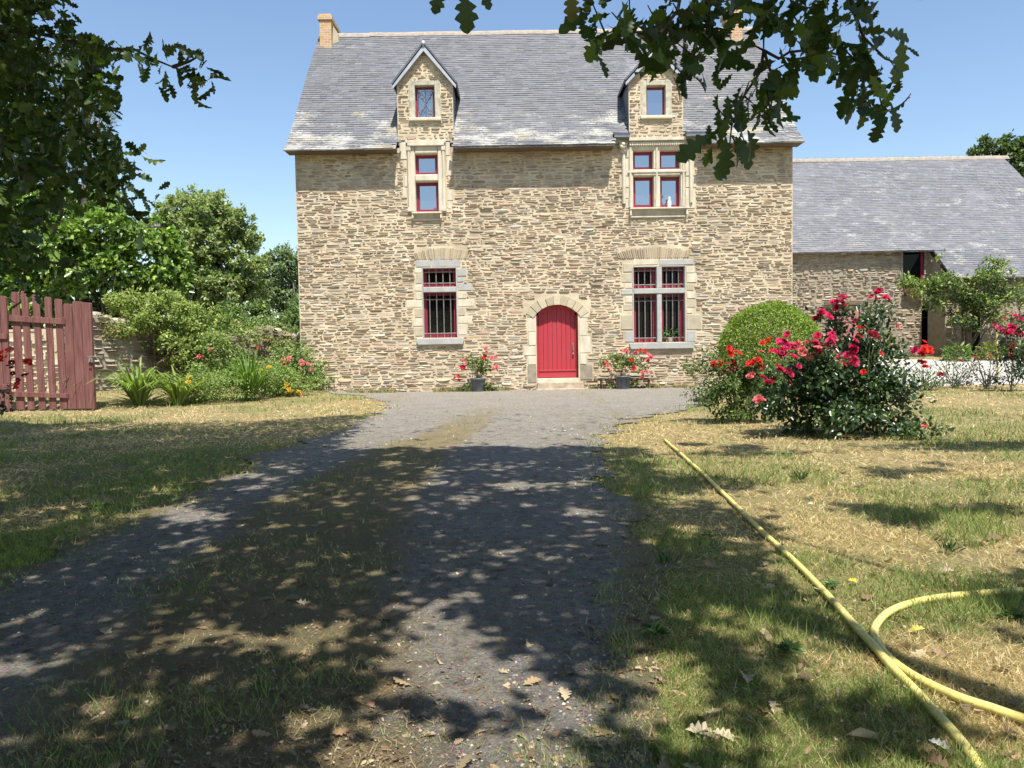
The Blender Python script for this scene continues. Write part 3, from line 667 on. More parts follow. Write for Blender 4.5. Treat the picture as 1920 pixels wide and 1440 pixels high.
for px_ in (1168, 1299):                       # carved foliate corbels
    c = on_y(px_, 267, D-.12); mb = MB()
    for k in range(9):
        a = k*2.4; rr_ = .055+.02*math.sin(k*3.1); cc_ = (c[0]+.075*math.cos(a)*(k % 3 > 0), c[1]+.05*math.sin(k*1.7), c[2]-.06+.075*math.sin(a)*(k % 3 > 0))
        mb.lathe([(rr_*math.sin(t), -rr_*math.cos(t)) for t in (0.15, .7, 1.2, 1.7, 2.3, 2.95)], cc_, 8)
    mb.box((c[0]-.10, D-.10, c[2]-.28), (c[0]+.10, D-.002, c[2]-.10)); mb.build('corbel', M[ls], manor, smooth=True)
# curtain / net glimpsed in lower windows, bottles of light
# door
dy = D+0.22
mb = MB(); npl = 8; fw = 0.07; x0, x1 = DX0+fw, DX1-fw
def arcz(x): return zc+math.sqrt(max(rad*rad-(x-archc)**2, 0))
for i in range(npl):
    a = x0+(x1-x0)*i/npl+.003; b_ = x0+(x1-x0)*(i+1)/npl-.003
    mb.prism([(a, DZ0+.01), (b_, DZ0+.01), (b_, arcz(b_)+.02), ((a+b_)/2, arcz((a+b_)/2)+.02), (a, arcz(a)+.02)], dy+.004*(i % 2), dy+.05)
door = mb.build('door', M['redpaint'], manor, bevel=.004)
tag(door, 'arched red plank front door')
mb = MB(); mb.box((x0-.01, dy-.028, DZ0+.01), (x1+.01, dy-.001, DZ0+.19)); mb.prism([(x0-.01, DZ0+.19), (x1+.01, DZ0+.19), (x1+.01, DZ0+.235), (x0-.01, DZ0+.235)], dy-.05, dy-.001); mb.build('weatherboard', M['redpaint'], subparent=door, bevel=.006)
mb = MB(); hx = x1-.06; hz = DZ0+.85
mb.tube([(hx, dy, hz+.12), (hx, dy-.05, hz+.10), (hx, dy-.055, hz-.06), (hx, dy, hz-.09)], .011, 8); mb.box((hx-.02, dy-.008, hz-.20), (hx+.02, dy+.003, hz+.16)); mb.lathe([(.0, -.03), (.025, -.02), (.03, 0), (.02, .02), (0, .03)], (hx, dy-.04, hz-.16), 10, False)
mb.build('door_handle', M['iron'], subparent=door)
mb = MB(); mb.box((DX0, dy-.03, DZ0-.06), (x0-.004, dy+.08, spring+.03)); mb.box((x1+.004, dy-.03, DZ0-.06), (DX1, dy+.08, spring+.03))
for i in range(12):
    a0 = -amax+i*2*amax/12; a1 = -amax+(i+1)*2*amax/12; mb.prism([arch_pt(a0, rad-.075), arch_pt(a1, rad-.075), arch_pt(a1, rad-.002), arch_pt(a0, rad-.002)], dy-.03, dy+.08)
mb.build('door_frame', M['redpaint'], subparent=door)
mb = MB(); mb.box((DX0, D+.0, 0.12), (DX1, D+.35, DZ0-.005)); mb.build('threshold', M[ls], manor, bevel=.01)
for a, b_, c_, d_, yy in ((1007, 716, 1093, 725, .30), (1004, 727, 1100, 734, .55)):
    rc = rect(a, b_, c_, d_); mb = MB(); mb.box((rc[0], D-yy, rc[1]-.1), (rc[2], D-(.002 if yy < .4 else .302), rc[3])); mb.build('step', M['step'], manor, bevel=.015)
# roof
def xl(y, z): return XL-0.17
def xr(y, z): return XR+0.15
e0, e1 = on_y(1152, 270, EY)[0], on_y(1322, 270, EY)[0]
def rex(x, y, z):
    if LD['x0'] < x < LD['x1'] and z < LD['ez'] and y < D+.9: return True
    if RD['x0'] < x < RD['x1'] and z < RD['ez'] and y < D+.9: return True
    if e0 < x < e1 and z < ledgez+.06: return True
    return False
mb = MB(); slates(mb, PROF, xl, xr, rex, seed=4)
mb.cur = (.18, .18, .20)
def under(x0, x1, y0, z0, y1, z1, t=.03): mb.slab((x0, y0, z0), (x1, y0, z0), (x1, y1, z1), (x0, y1, z1), t)
o_ = .014
def proof_panels(xa, xb, zmin=-1):
    for (p, q) in zip(PROF[:-1], PROF[1:]):
        if q[1] < zmin: continue
        if p[1] < zmin:
            k = (zmin-p[1])/(q[1]-p[1]); p = (p[0]+(q[0]-p[0])*k, zmin)
        mb.slab((xa, p[0], p[1]-o_), (xb, p[0], p[1]-o_), (xb, q[0], q[1]-o_), (xa, q[0], q[1]-o_), .03)
proof_panels(XL-.17, LD['x0']); proof_panels(LD['x1'], e0); proof_panels(e0, RD['x0'], ledgez+.05); proof_panels(RD['x1'], e1, ledgez+.05); proof_panels(e1, XR+.15)
proof_panels(LD['x0'], LD['x1'], LD['ez']); proof_panels(RD['x0'], RD['x1'], RD['ez'])
# rear slope
mb.slab((XR+.15, D+DEPTH+.4, ZE), (XL-.17, D+DEPTH+.4, ZE), (XL-.17, YR, ZR-.01), (XR+.15, YR, ZR-.01), .04)
roof = mb.build('roof', M['slate'], manor, col=True)
mb = MB(); x = XL-.1
while x < XR+.1:
    l = .42; k = random.uniform(-.008, .008)
    prof = [(-.14, -.14), (-.10, -.05), (-.04, .015), (.04, .015), (.10, -.05), (.14, -.14)]
    sc0, sc1 = 1.0, 1.12
    vs = [(x, YR+a*sc0, ZR+b_*sc0+k) for a, b_ in prof]+[(x+l, YR+a*sc1, ZR+b_*sc1+k) for a, b_ in prof]
    mb.add(vs, [(i, i+1, 7+i, 6+i) for i in range(5)]+[(0, 1, 2, 3, 4, 5), (11, 10, 9, 8, 7, 6)]); x += l-.02
mb.build('ridge_tiles', M['ridge'], subparent=roof)
for xa, xb in ((XL-.15, LD['x0']-.02), (LD['x1']+.02, e0), (e1, XR+.13)):
    mb = MB(); mb.box((xa, EY+.10, ZE-.030), (xb, D-.003, ZE-.012)); mb.build('soffit', M['oldwood'], subparent=roof)
# chimneys
def chimney(px0, px1, pyt, pyb, depth=1.15, side=1):
    yf_ = YR-depth/2; a = on_y(px0, (pyt+pyb)/2, yf_); b_ = on_y(px1, (pyt+pyb)/2, yf_); zt_ = on_y((px0+px1)/2, pyt, yf_)[2]
    mb = MB(); mb.box((a[0], yf_, ZR-1.3), (b_[0], yf_+depth, zt_-.16)); mb.box((a[0]-.045, yf_-.045, zt_-.16), (b_[0]+.045, yf_+depth+.045, zt_-.03)); mb.box((a[0]-.01, yf_-.01, zt_-.03), (b_[0]+.01, yf_+depth+.01, zt_+.04))
    ch = mb.build('chimney', M['brick'], manor, bevel=.008)
    zb_ = ZR-.62
    fl = MB()
    fl.prism([(b_[0], ZR-.45), (b_[0]+.2, ZR-.42), (b_[0]+.16, ZR-.1), (b_[0]+.02, ZR+.12)] if side > 0 else [(a[0]-.2, ZR-.42), (a[0], ZR-.45), (a[0]-.02, ZR+.12), (a[0]-.16, ZR-.1)], YR-.40, YR+.1)
    fl.build('chimney_flashing', M['tanstone'], subparent=ch)
    return ch
c1 = chimney(599, 621, 28, 90); tag(c1, 'slim brick chimney patched with orange lichen at left end of ridge')
c2 = chimney(1371, 1392, 4, 66, side=-1); tag(c2, 'brick chimney at right end of ridge behind the oak leaves')
# dormers
def dormer(d, label):
    x0, x1, ez, az, o = d['x0'], d['x1'], d['ez'], d['az'], d['o']; xm = (x0+x1)/2; fy = D-.001
    zb_ = on_y((960), 262, D)[2] if d is RD else sur['LU'][3]
    zb_ = sur['RU'][3] if d is RD else sur['LU'][3]
    zb2 = ZW-.12
    srr = (o[0]-.16, o[1]-.0, o[2]+.16, o[3]+.14)
    mb = MB(); wall_sheet(mb, x0, x1, zb2, ez, [srr, (-99, -99, 99, zb_), ], lambda u, v, dd: (u, D, v))
    # gable piece around the surround
    def gz(x): return ez+(az-ez)*(1-abs(x-xm)/((x1-x0)/2))
    t = srr[3]
    mb.add([(x0, D, ez), (srr[0], D, ez), (srr[0], D, max(t, ez)), (srr[0], D, gz(srr[0]))], [(0, 1, 2, 3)]) if gz(srr[0]) > t else None
    mb.add([(srr[0], D, t), (srr[2], D, t), (srr[2], D, gz(srr[2])), (xm, D, az), (srr[0], D, gz(srr[0]))], [(0, 1, 2, 3, 4)])
    mb.add([(srr[2], D, ez), (x1, D, ez), (srr[2], D, gz(srr[2]))], [(0, 1, 2)])
    # cheeks and back
    Yb = D+3.0
    dw = mb.build('dormer', M['mortar'], manor); tag(dw, label)
    mb = MB()
    for X in (x0, x1):
        mb = MB(); mb.box((min(X, X+(.03 if X == x0 else -.03)), D+.001, ZE+.2), (max(X, X+(.03 if X == x0 else -.03)), Yb, ez)); mb.build('dormer_cheek', M['slate_new'], subparent=dw)
    mb = MB(); sl_ = [(srr[0], srr[1]-.09, srr[2], srr[1]), (-99, -99, 99, zb_)]
    rubble(mb, x0+.004, x1-.004, zb2, az-.08, lambda u, v, dd: (u, D-dd, v), [srr]+sl_, (0.05, .12), (.09, .32), .022, 9 if d is LD else 10, lambda u, v: v < gz(u)-.10)
    mb.build('dormer_stones', M['stone'], subparent=dw, col=True)
    # dressed surround, frame, pane, sill
    mb = MB(); setb = .18
    mb.box((srr[0], D-.012, srr[1]), (o[0], D+.3, srr[3])); mb.box((o[2], D-.012, srr[1]), (srr[2], D+.3, srr[3])); mb.box((o[0], D-.012, o[3]), (o[2], D+.3, srr[3]))
    mb.build('surround', M['oldlime'], subparent=dw, bevel=.015)
    mb = MB(); f = .05; y = D+setb
    mb.box((o[0], y, o[1]), (o[0]+f, y+.06, o[3])); mb.box((o[2]-f, y, o[1]), (o[2], y+.06, o[3])); mb.box((o[0]+f, y, o[1]), (o[2]-f, y+.06, o[1]+f)); mb.box((o[0]+f, y, o[3]-f), (o[2]-f, y+.06, o[3]))
    mb.build('window_frame', M['redframe'], subparent=dw)
    mb = MB(); mb.box((o[0]+f, y+.03, o[1]+f), (o[2]-f, y+.04, o[3]-f)); mb.build('pane', M['glass_up'], subparent=dw)
    mb = MB(); mb.box((srr[0]-.02, D-.09, srr[1]-.10), (srr[2]+.02, D+setb, srr[1]-.003)); mb.build('sill', M['limestone'], subparent=dw, bevel=.02)
    if d is LD:      # wrought iron scroll grille in front of the pane
        mb = MB(); gy_ = D+.12; w = (o[2]-o[0])/2-.07; cx_ = (o[0]+o[2])/2; cz_ = (o[1]+o[3])/2; hh_ = (o[3]-o[1])/2-.08
        for s1 in (-1, 1):
            for s2 in (-1, 1):
                pts = []
                for k in range(22):
                    t = k/21; a = t*2*math.pi*1.25; r = w*.42*(1-.75*t); pts.append((cx_+s1*(w*.52+r*math.cos(a)), gy_, cz_+s2*(hh_*.55+r*math.sin(a))))
                mb.tube(pts, .008, 5)
        for s1 in (-1, 1): mb.tube([(cx_-s1*w, gy_, cz_-hh_), (cx_, gy_, cz_), (cx_+s1*w, gy_, cz_+hh_)], .008, 5)
        mb.tube([(cx_, gy_, cz_-hh_), (cx_, gy_, cz_+hh_)], .008, 5)
        for s1 in (-1, 1): mb.tube([(cx_+s1*w, gy_, cz_-hh_), (cx_+s1*w, gy_, cz_+hh_)], .008, 5); mb.tube([(cx_-w, gy_, cz_+s1*hh_), (cx_+w, gy_, cz_+s1*hh_)], .008, 5)
        mb.build('scroll_grille', M['iron'], subparent=dw)
    # roof: two slopes with a projecting verge
    mb = MB(); ov = .10; sl = (az-ez)/((x1-x0)/2); yo = D-.16; az2 = az+.10; hw = (x1-x0)/2+ov; ez2 = az2-sl*hw
    for s1 in (-1, 1):
        A = (xm+s1*hw, yo, ez2); B_ = (xm, yo, az2); Cc = (xm, Yb, az2); Dd = (xm+s1*hw, Yb, ez2)
        if s1 < 0: mb.slab(A, B_, Cc, Dd, -.045)
        else: mb.slab(B_, A, Dd, Cc, -.045)
    mb.build('dormer_roof', M['slate_new'], subparent=dw)
    mb = MB()
    for s1 in (-1, 1):
        t = .10; q = [(xm+s1*(hw-.005), ez2-.002), (xm+s1*(hw-.005), ez2-.05-t*.9), (xm, az2-.05-t*1.5), (xm, az2-.05)]
        q[0] = (xm+s1*(hw-.0), ez2-.055)
        mb.prism(q if s1 < 0 else q[::-1], yo+.012, yo+.05)
    mb.build('bargeboard', M['lead'], subparent=dw)
    mb = MB(); mb.tube([(xm, yo-.03, az2+.0), (xm, Yb-.6, az2+.0)], .062, 12); mb.build('ridge_roll', M['lead'], subparent=dw, smooth=True)
    return dw
dormer(LD, 'tall stone dormer with scrolled iron grille, on the left of the roof'); dormer(RD, 'tall stone dormer over the four light window, on the right of the roof')
# slate covered shoulders beside the right hand dormer
for a, b_ in ((1147.7, 1179), (1282, 1320)):
    xa, xb = on_y(a, 253, D)[0], on_y(b_, 253, D)[0]; mb = MB()
    mb.box((xa, D-.30, ledgez+.0), (xb, D+.75, ledgez+.035)); sh = mb.build('shoulder_slab', M['slate_new'], manor)
    mb = MB(); mb.box((xa+.03, D-.27, ledgez-.07), (xb-.0, D-.0, ledgez-.002)); mb.build('shoulder_fascia', M['lead'], subparent=sh)
    mb = MB(); xa2, xb2 = (max(xa, e0)+.02, xb-.003) if a < 1200 else (xa+.003, min(xb, e1)-.02); mb.box((xa2, D+.003, ZE-.4), (xb2, D+.5, ledgez-.002)); mb.build('shoulder_wall', M['limestone'], subparent=sh)
# things on the sills
c = on_y(1256, 388, D-.02); mb = MB()
mb.lathe([(.055, 0), (.06, .02), (.045, .04), (.06, .10), (.055, .16), (.03, .20), (.022, .215), (.036, .24), (.036, .265), (.015, .29), (.0, .30)], (c[0], D+.05, RU_o[3][1]+.0), 14)
st = mb.build('statuette', M['white'], smooth=True); tag(st, 'small white statuette standing on the sill of the four light upstairs window', 'statuette')

# ================================================================== BARN
BY = 30.0
barn = root('barn', 'low rubble stone barn with long grey slate roof joined to the manor', 'barn', (15, BY, .6))
bx0 = XR+.0; bE = on_y(1600, 472, BY-.35)[2]; bR = on_y(1690, 297, BY+5)[2]; slope = (bR-bE)/5.35
bV = on_y(1750, 472, BY-.35)[0]; bX1 = on_y(1880, 292, BY+5)[0]; lowY = BY-1.65; lowZ = bE-slope*(BY-.35-lowY)
mb = MB()
slates(mb, [(BY-.35, bE), (BY+5, bR)], lambda y, z: XR-.1, lambda y, z: bX1, expo=.13, seed=21, base=(.152, .155, .168))
slates(mb, [(lowY, lowZ), (BY-.36, bE-slope*.01)], lambda y, z: bV, lambda y, z: bX1, expo=.13, seed=22, base=(.130, .134, .148))
mb.cur = (.17, .17, .19)
mb.slab((XR-.1, BY-.35, bE-.02), (bX1, BY-.35, bE-.02), (bX1, BY+5, bR-.02), (XR-.1, BY+5, bR-.02), .03)
mb.slab((bV, lowY, lowZ-.02), (bX1, lowY, lowZ-.02), (bX1, BY-.36, bE-.03), (bV, BY-.36, bE-.03), .03)
mb.slab((bX1, BY+10.4, bE), (XR-.1, BY+10.4, bE), (XR-.1, BY+5, bR-.02), (bX1, BY+5, bR-.02), .04)
br = mb.build('roof', M['slate_barn'], barn, col=True)
mb = MB(); x = XR
while x < bX1:
    prof = [(-.15, -.12), (-.10, -.01), (0, .05), (.10, -.01), (.15, -.12)]; k = random.uniform(-.01, .01)
    mb.add([(x, BY+5+a, bR+b_+k) for a, b_ in prof]+[(x+.36, BY+5+a*1.1, bR+b_*1.1+k) for a, b_ in prof], [(i, i+1, 6+i, 5+i) for i in range(4)]+[(0, 1, 2, 3, 4), (9, 8, 7, 6, 5)])
    mb.tube([(x+.34, BY+5, bR+.03), (x+.35, BY+5, bR+.12)], [.03, .012], 5); x += .36
mb.build('ridge_tiles', M['ridge'], subparent=br)
bwin = rect(1693, 470, 1733, 545, BY); bwin = (bwin[0], bwin[1], bwin[2], bE+.1)
bdoor = rect(1560, 572, 1612, 668, BY); arch = rect(1728, 572, 1760, 668, BY)
lowy = BY-1.2
bpl = lambda u, v, d: (u, BY-d, v)
mb = MB(); wall_sheet(mb, bx0, bV+.0, -.3, bE+.05, [bwin, bdoor, arch], bpl)
mb.add([(bV, BY, -.3), (bV, lowy, -.3), (bV, lowy, lowZ+.2), (bV, BY, bE)], [(0, 1, 2, 3)])
bw = mb.build('wall', M['darkstone'], barn); mb = MB()
mb.add([(bX1-.2, lowy, -.3), (bX1-.2, BY+10, -.3), (bX1-.2, BY+10, bE), (bX1-.2, BY+5, bR-.1), (bX1-.2, lowy, lowZ+.2)], [(0, 1, 2, 3, 4)])
mb.add([(bX1, BY+10, -.3), (bx0, BY+10, -.3), (bx0, BY+10, bE), (bX1, BY+10, bE)], [(0, 1, 2, 3)])
mb.build('gable_wall', M['darkstone'], barn)
mb = MB(); rubble(mb, bx0+.02, bV-.02, .35, bE+.02, bpl, [bwin, bdoor, arch], (.06, .15), (.12, .42), .03, 31, None, (.01, .05), .92)
ap = on_y(1800, 600, lowy)[0]
pas = (bV+.6, -.3, on_y(1838, 600, lowy)[0], 2.75)
rubble(mb, bV+.02, bX1-.25, .35, lowZ+.1, lambda u, v, d: (u, lowy-d, v), [pas], (.06, .15), (.12, .42), .03, 32, None, (.01, .05), .92)
mb.build('rubble_stones', M['stone'], subparent=bw, col=True)
mb = MB(); wall_sheet(mb, bV, bX1-.2, -.3, lowZ+.2, [pas], lambda u, v, d: (u, lowy, v)); 
mb.add([(pas[0]-.6, BY-.2, -.3), (pas[2]+.6, BY-.2, -.3), (pas[2]+.6, BY-.2, 4), (pas[0]-.6, BY-.2, 4)], [(0, 1, 2, 3)])
mb.build('recess_wall', M['darkstone'], subparent=bw)
mb = MB(); mb.box((pas[0]+.15, lowy-.06, .2), (pas[0]+.38, lowy+.1, pas[3])); mb.box((pas[0]-.2, lowy-.09, pas[3]), (pas[2]+.2, lowy+.12, pas[3]+.22)); mb.build('timber_post', M['oldwood'], barn, bevel=.01)
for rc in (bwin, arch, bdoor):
  mb = MB(); mb.add([(rc[0]-.2, BY+.9, rc[1]-.2), (rc[2]+.2, BY+.9, rc[1]-.2), (rc[2]+.2, BY+.9, rc[3]+.2), (rc[0]-.2, BY+.9, rc[3]+.2)], [(0, 1, 2, 3)]); mb.build('interior_dark_sheet', M['dark'], barn)  # flat near-black sheet painted as the darkness inside each opening
mb = MB(); x0, z0, x1, z1 = bwin; f = .09
mb.box((x1-f, BY+.08, z0), (x1, BY+.16, z1-.05)); mb.box((x0, BY+.08, z0), (x0+.04, BY+.16, z1-.05)); mb.box((x0+.04, BY+.08, z0), (x1-f, BY+.16, z0+.07)); bwf = mb.build('window', M['redframe'], barn)
mb = MB(); mb.box((x0+.04, BY+.12, z0+.07), (x1-f, BY+.13, z1-.1)); mb.build('pane', M['glass_low'], subparent=bwf)
mb = MB(); x0, z0, x1, z1 = bdoor
for i in range(5): w = (x1-x0)/5; mb.box((x0+w*i+.008, BY+.06, .5), (x0+w*(i+1)-.008, BY+.11, z1-.02))
mb.box((x0+.05, BY+.03, 1.2), (x1-.05, BY+.06, 1.32)); mb.box((x0+.05, BY+.03, 2.0), (x1-.05, BY+.06, 2.12)); bdo = mb.build('door', M['barnpaint'], barn); tag(bdo, 'faded pink plank door')
mb = MB(); mb.box((x0-.3, BY-.05, z1), (x1+.3, BY+.1, z1+.17)); mb.build('lintel', M['oldwood'], subparent=bdo, bevel=.01)
x0, z0, x1, z1 = bwin
wb = root('window_box', 'plum coloured flower box on the barn window ledge', 'planter', ((x0+x1)/2, BY-.12, z0-.02))
mb = MB(); mb.prism([(x0+.03, z0-.22), (x1-.13, z0-.22), (x1-.08, z0-.02), (x0-.02, z0-.02)], BY-.26, BY-.06); mb.build('trough', M['box'], wb)

# ================================================================== GARDEN WALL (left)
WA = np.array([-11.7, 20.4]); WB = np.array([-6.4, 25.2]); wl = np.linalg.norm(WB-WA); wd_ = (WB-WA)/wl; wn = np.array([wd_[1], -wd_[0]])
gw = root('garden_wall', 'overgrown low rubble wall between the red gate and the manor corner', 'wall', (WA[0], WA[1], 0))
gpl = lambda u, v, d: (WA[0]+wd_[0]*u+wn[0]*d, WA[1]+wd_[1]*u+wn[1]*d, v)
def wtop(u): return 2.15-.08*u+.18*math.sin(u*1.3)+.1*math.sin(u*3.7)
mb = MB(); nseg = 30
for i in range(nseg):
    u0, u1 = wl*i/nseg, wl*(i+1)/nseg; a, b_ = wtop(u0), wtop(u1)
    for dd0, dd1 in ((0, 0), (-.5, -.5)):
        mb.add([gpl(u0, -.2, dd0), gpl(u1, -.2, dd0), gpl(u1, b_, dd0), gpl(u0, a, dd0)], [(0, 1, 2, 3)])
    mb.add([gpl(u0, a, 0), gpl(u1, b_, 0), gpl(u1, b_, -.5), gpl(u0, a, -.5)], [(0, 1, 2, 3)])
mb.add([gpl(0, -.2, 0), gpl(0, wtop(0), 0), gpl(0, wtop(0), -.5), gpl(0, -.2, -.5)], [(0, 1, 2, 3)])
gwc = mb.build('core', M['darkstone'], gw)
mb = MB(); rubble(mb, .0, wl, .05, 2.4, gpl, [], (.06, .15), (.12, .45), .03, 55, lambda u, v: v < wtop(u)-.02, (.01, .09), .62)
rubble(mb, -.5, .0, .05, 2.1, lambda u, v, d: (WA[0]-wn[0]*(-u)-wd_[0]*d*1., WA[1]-wn[1]*(-u)-wd_[1]*d, v), [], (.07, .15), (.12, .3), .03, 56, None, (.01, .07), .62)
mb.cur = (.5, .42, .28)
for k in range(26):
    u = wl*(k+.5)/26; p = gpl(u, wtop(u), -.25); mb.cur = tuple(PC[random.randrange(8)]); mb.lathe([(.16, -.05), (.20, .0), (.17, .07), (.06, .10)], p, 7)
mb.build('rubble_stones', M['stone'], gw, col=True)
# a second run of the wall behind the gate
mb = MB(); gw2 = root('garden_wall', 'stone garden wall seen through the pickets of the red gate', 'wall', (-13, 19.4, 0))
rubble(mb, -18, -11.8, .05, 1.95, lambda u, v, d: (u, 21.2-d, v), [], (.07, .15), (.12, .4), .03, 57, None, (.01, .07), 1.05)
mb.build('rubble_stones', M['stone'], gw2, col=True)
mb = MB(); mb.box((-18, 21.2, -.2), (-11.8, 21.7, 1.95)); mb.build('core', M['mortar'], gw2)

# ================================================================== GATE
GY = 16.9
gate = root('picket_gate', 'faded oxblood wooden picket gate standing open beside the flower bed', 'gate', (on_y(90, 770, GY)[0], GY, 0))
def plank(mb, xa, xb, zt_, y, t=.035, zb_=.04, lean=0, notch=False, r=None):
    mb.prism([(xa+lean*0, zb_), (xb, zb_), (xb+lean, zt_-.03), (xb-.02+lean, zt_), (xa+.02+lean, zt_+.015), (xa+lean, zt_-.02)], y, y+t)
for (pxa, pxb, top, b_) in ((26, 41, 548, 0), (47, 60, 546, 0), (68, 81, 552, 0), (88, 101, 557, 0), (108, 122, 561, 0), (124, 140, 570, 1)):
    xa, xb = on_y(pxa, 665, GY)[0], on_y(pxb, 665, GY)[0]; zt_ = on_y((pxa+pxb)/2, top, GY)[2]; mb = MB()
    plank(mb, xa, xb, zt_, GY+(.0 if not b_ else -.02), .03 if not b_ else .07, lean=random.uniform(-.04, .02)); mb.build('picket', M['gatepaint'], gate, bevel=.006)
za, zb_ = on_y(30, 588, GY)[2], on_y(125, 600, GY)[2]; xa, xb = on_y(-30, 600, GY)[0], on_y(124, 600, GY)[0]
mb = MB(); mb.prism([(xa, za-.12), (xb, zb_-.10), (xb, zb_+.02), (xa, za+.02)], GY-.05, GY-.002); mb.build('rail', M['gatepaint'], gate, bevel=.006)
mb = MB(); mb.prism([(xa, .36), (xb, .28), (xb, .38), (xa, .48)], GY-.05, GY-.002); mb.build('rail', M['gatepaint'], gate, bevel=.006)
gb = [(142, 158, 566), (158.6, 176, 568)]
for pxa, pxb, top in gb:
    xa, xb = on_y(pxa, 665, GY)[0], on_y(pxb, 665, GY)[0]; zt_ = on_y((pxa+pxb)/2, top, GY)[2]; mb = MB(); plank(mb, xa, xb, zt_, GY-.06 if pxa > 150 else GY-.055, .09); mb.build('post', M['gatepaint'], gate, bevel=.008)
l = on_y(168, 669, GY-.1); mb = MB(); mb.tube([(l[0]-.05, GY-.09, l[2]), (l[0]+.30, GY-.12, l[2]+.005)], .014, 6); mb.box((l[0]-.03, GY-.10, l[2]-.12), (l[0]+.06, GY-.061, l[2]-.01)); mb.tube([(l[0]+.02, GY-.12, l[2]-.03), (l[0]+.03, GY-.15, l[2]-.10), (l[0]-.02, GY-.12, l[2]-.15)], .012, 6); mb.build('latch', M['iron'], gate)
# hinge side: broad dark boards
g2 = root('gate_panel', 'solid boarded gate leaf at the far left edge behind the red roses', 'gate', (on_y(0, 770, GY)[0], GY, 0))
for k, (pxa, pxb, top) in enumerate(((-34, -20, 545), (-19, -5, 548), (-4, 10, 552), (11, 23, 556))):
    xa, xb = on_y(pxa, 665, GY)[0], on_y(pxb, 665, GY)[0]; zt_ = on_y((pxa+pxb)/2, top, GY)[2]; mb = MB(); plank(mb, xa, xb, zt_, GY-.12, .05); mb.build('board', M['gatepaint'], g2, bevel=.006)
mb = MB(); xa, xb = on_y(-34, 665, GY)[0], on_y(23, 665, GY)[0]; mb.box((xa, GY-.16, 1.6), (xb, GY-.122, 1.72)); mb.box((xa, GY-.16, .5), (xb, GY-.122, .62)); mb.build('rail', M['gatepaint'], g2, bevel=.005)

# ================================================================== PLANTS
def clump(center, radii, N, size, base, light=None, tmpl=LEAF, shell=0.55, up=0.5, droop=0.0, width=1.0, pl=0.2, lump=0):
    """leaves through an ellipsoid, gathered in small sprays; returns arrays for scatter()"""
    center = np.array(center, float); radii = np.array(radii, float)
    if lump:
        L = rng.normal(size=(lump, 3)); L /= np.linalg.norm(L, axis=1, keepdims=True); L *= (shell+(1-shell)*rng.random((lump, 1)))*(1+.16*rng.normal(size=(lump, 1)))
        k = rng.integers(0, lump, N); q = rng.normal(size=(N, 3))*(1.15/math.sqrt(lump))*.62; d = L[k]+q
    else:
        d = rng.normal(size=(N, 3)); d /= np.linalg.norm(d, axis=1, keepdims=True); d *= (shell+(1-shell)*rng.random((N, 1))**.6)
    pos = center+d*radii
    out = d/np.maximum(np.linalg.norm(d, axis=1, keepdims=True), .1)
    ax = rdir(N)*1.0+out*.7; ax[:, 2] -= droop; nr = rdir(N)*.75+out*.35+SUN[None]*up*1.6
    s = size*(.65+.7*rng.random(N)); sc = np.stack([s*width, s, s], 1)
    return pos, frames(ax, nr), sc, palette(N, base, .35, .12, light, pl)
def cat(*cl): return [np.concatenate([c[i] for c in cl]) for i in range(4)]
def stems(mb, base, tips, r0=.012, r1=.005, bend=.1, k=5):
    for t in tips:
        b_ = np.array(base)+np.array([random.uniform(-.06, .06), random.uniform(-.06, .06), 0]); t = np.array(t); mid = (b_+t)/2+np.array([random.uniform(-bend, bend), random.uniform(-bend, bend), bend*.6]); mb.tube([b_, mid, t], [r0, (r0+r1)/2, r1], k)
def bloom_mesh(name, r, col, col2, seed, petals=(5, 6, 7), open_=0.9):
    """a rose: rings of cupped petals"""
    rr = random.Random(seed); mb = MB()
    for ring, n_ in enumerate(petals):
        t = (ring+1)/len(petals); rad_ = r*(.32+.68*t); tilt = .25+open_*t
        for j in range(n_):
            a = 2*math.pi*(j+.5*ring)/n_+rr.uniform(-.15, .15); w = 2.6*rad_*math.sin(math.pi/n_)
            ca, sa = math.cos(a), math.sin(a); up = math.cos(tilt); o_ = math.sin(tilt)
            def P(u, h, cup): return (ca*(rad_*.25+o_*h*rad_*1.0+cup)-sa*u, sa*(rad_*.25+o_*h*rad_*1.0+cup)+ca*u, up*h*rad_*1.15+(1-t)*r*.2)
            f_ = rr.uniform(.75, 1.2); mb.cur = tuple((np.array(col)*(t)+np.array(col2)*(1-t))*f_)
            mb.add([P(0, 0, 0), P(w*.42, .5, -.03*r), P(w*.34, .95, .1*r), P(0, 1.05, .14*r), P(-w*.34, .95, .1*r), P(-w*.42, .5, -.03*r)], [(0, 1, 2, 3), (0, 3, 4, 5)])
    me = bpy.data.meshes.new(name); me.from_pydata(mb.v, [], mb.f); a = me.attributes.new('Col', 'FLOAT_COLOR', 'POINT'); cc = np.ones((len(mb.v), 4), np.float32); cc[:, :3] = np.array(mb.c); a.data.foreach_set('color', cc.ravel()); me.materials.append(M['petal']); me.update()
    return me
MAG = [bloom_mesh('rose_bloom', .052, (.62, .035, .14), (.40, .012, .06), s) for s in (1, 2)]
RED = [bloom_mesh('rose_bloom', .045, (.68, .045, .03), (.50, .02, .02), s) for s in (3, 4)]
PNK = [bloom_mesh('rose_bloom', .05, (.70, .22, .22), (.60, .12, .14), s) for s in (5, 6)]
DRK = [bloom_mesh('rose_bloom', .05, (.30, .012, .035), (.18, .008, .02), s) for s in (7, 8)]
YEL = [bloom_mesh('flower', .04, (.72, .48, .05), (.60, .30, .03), s, (4, 5)) for s in (9,)]
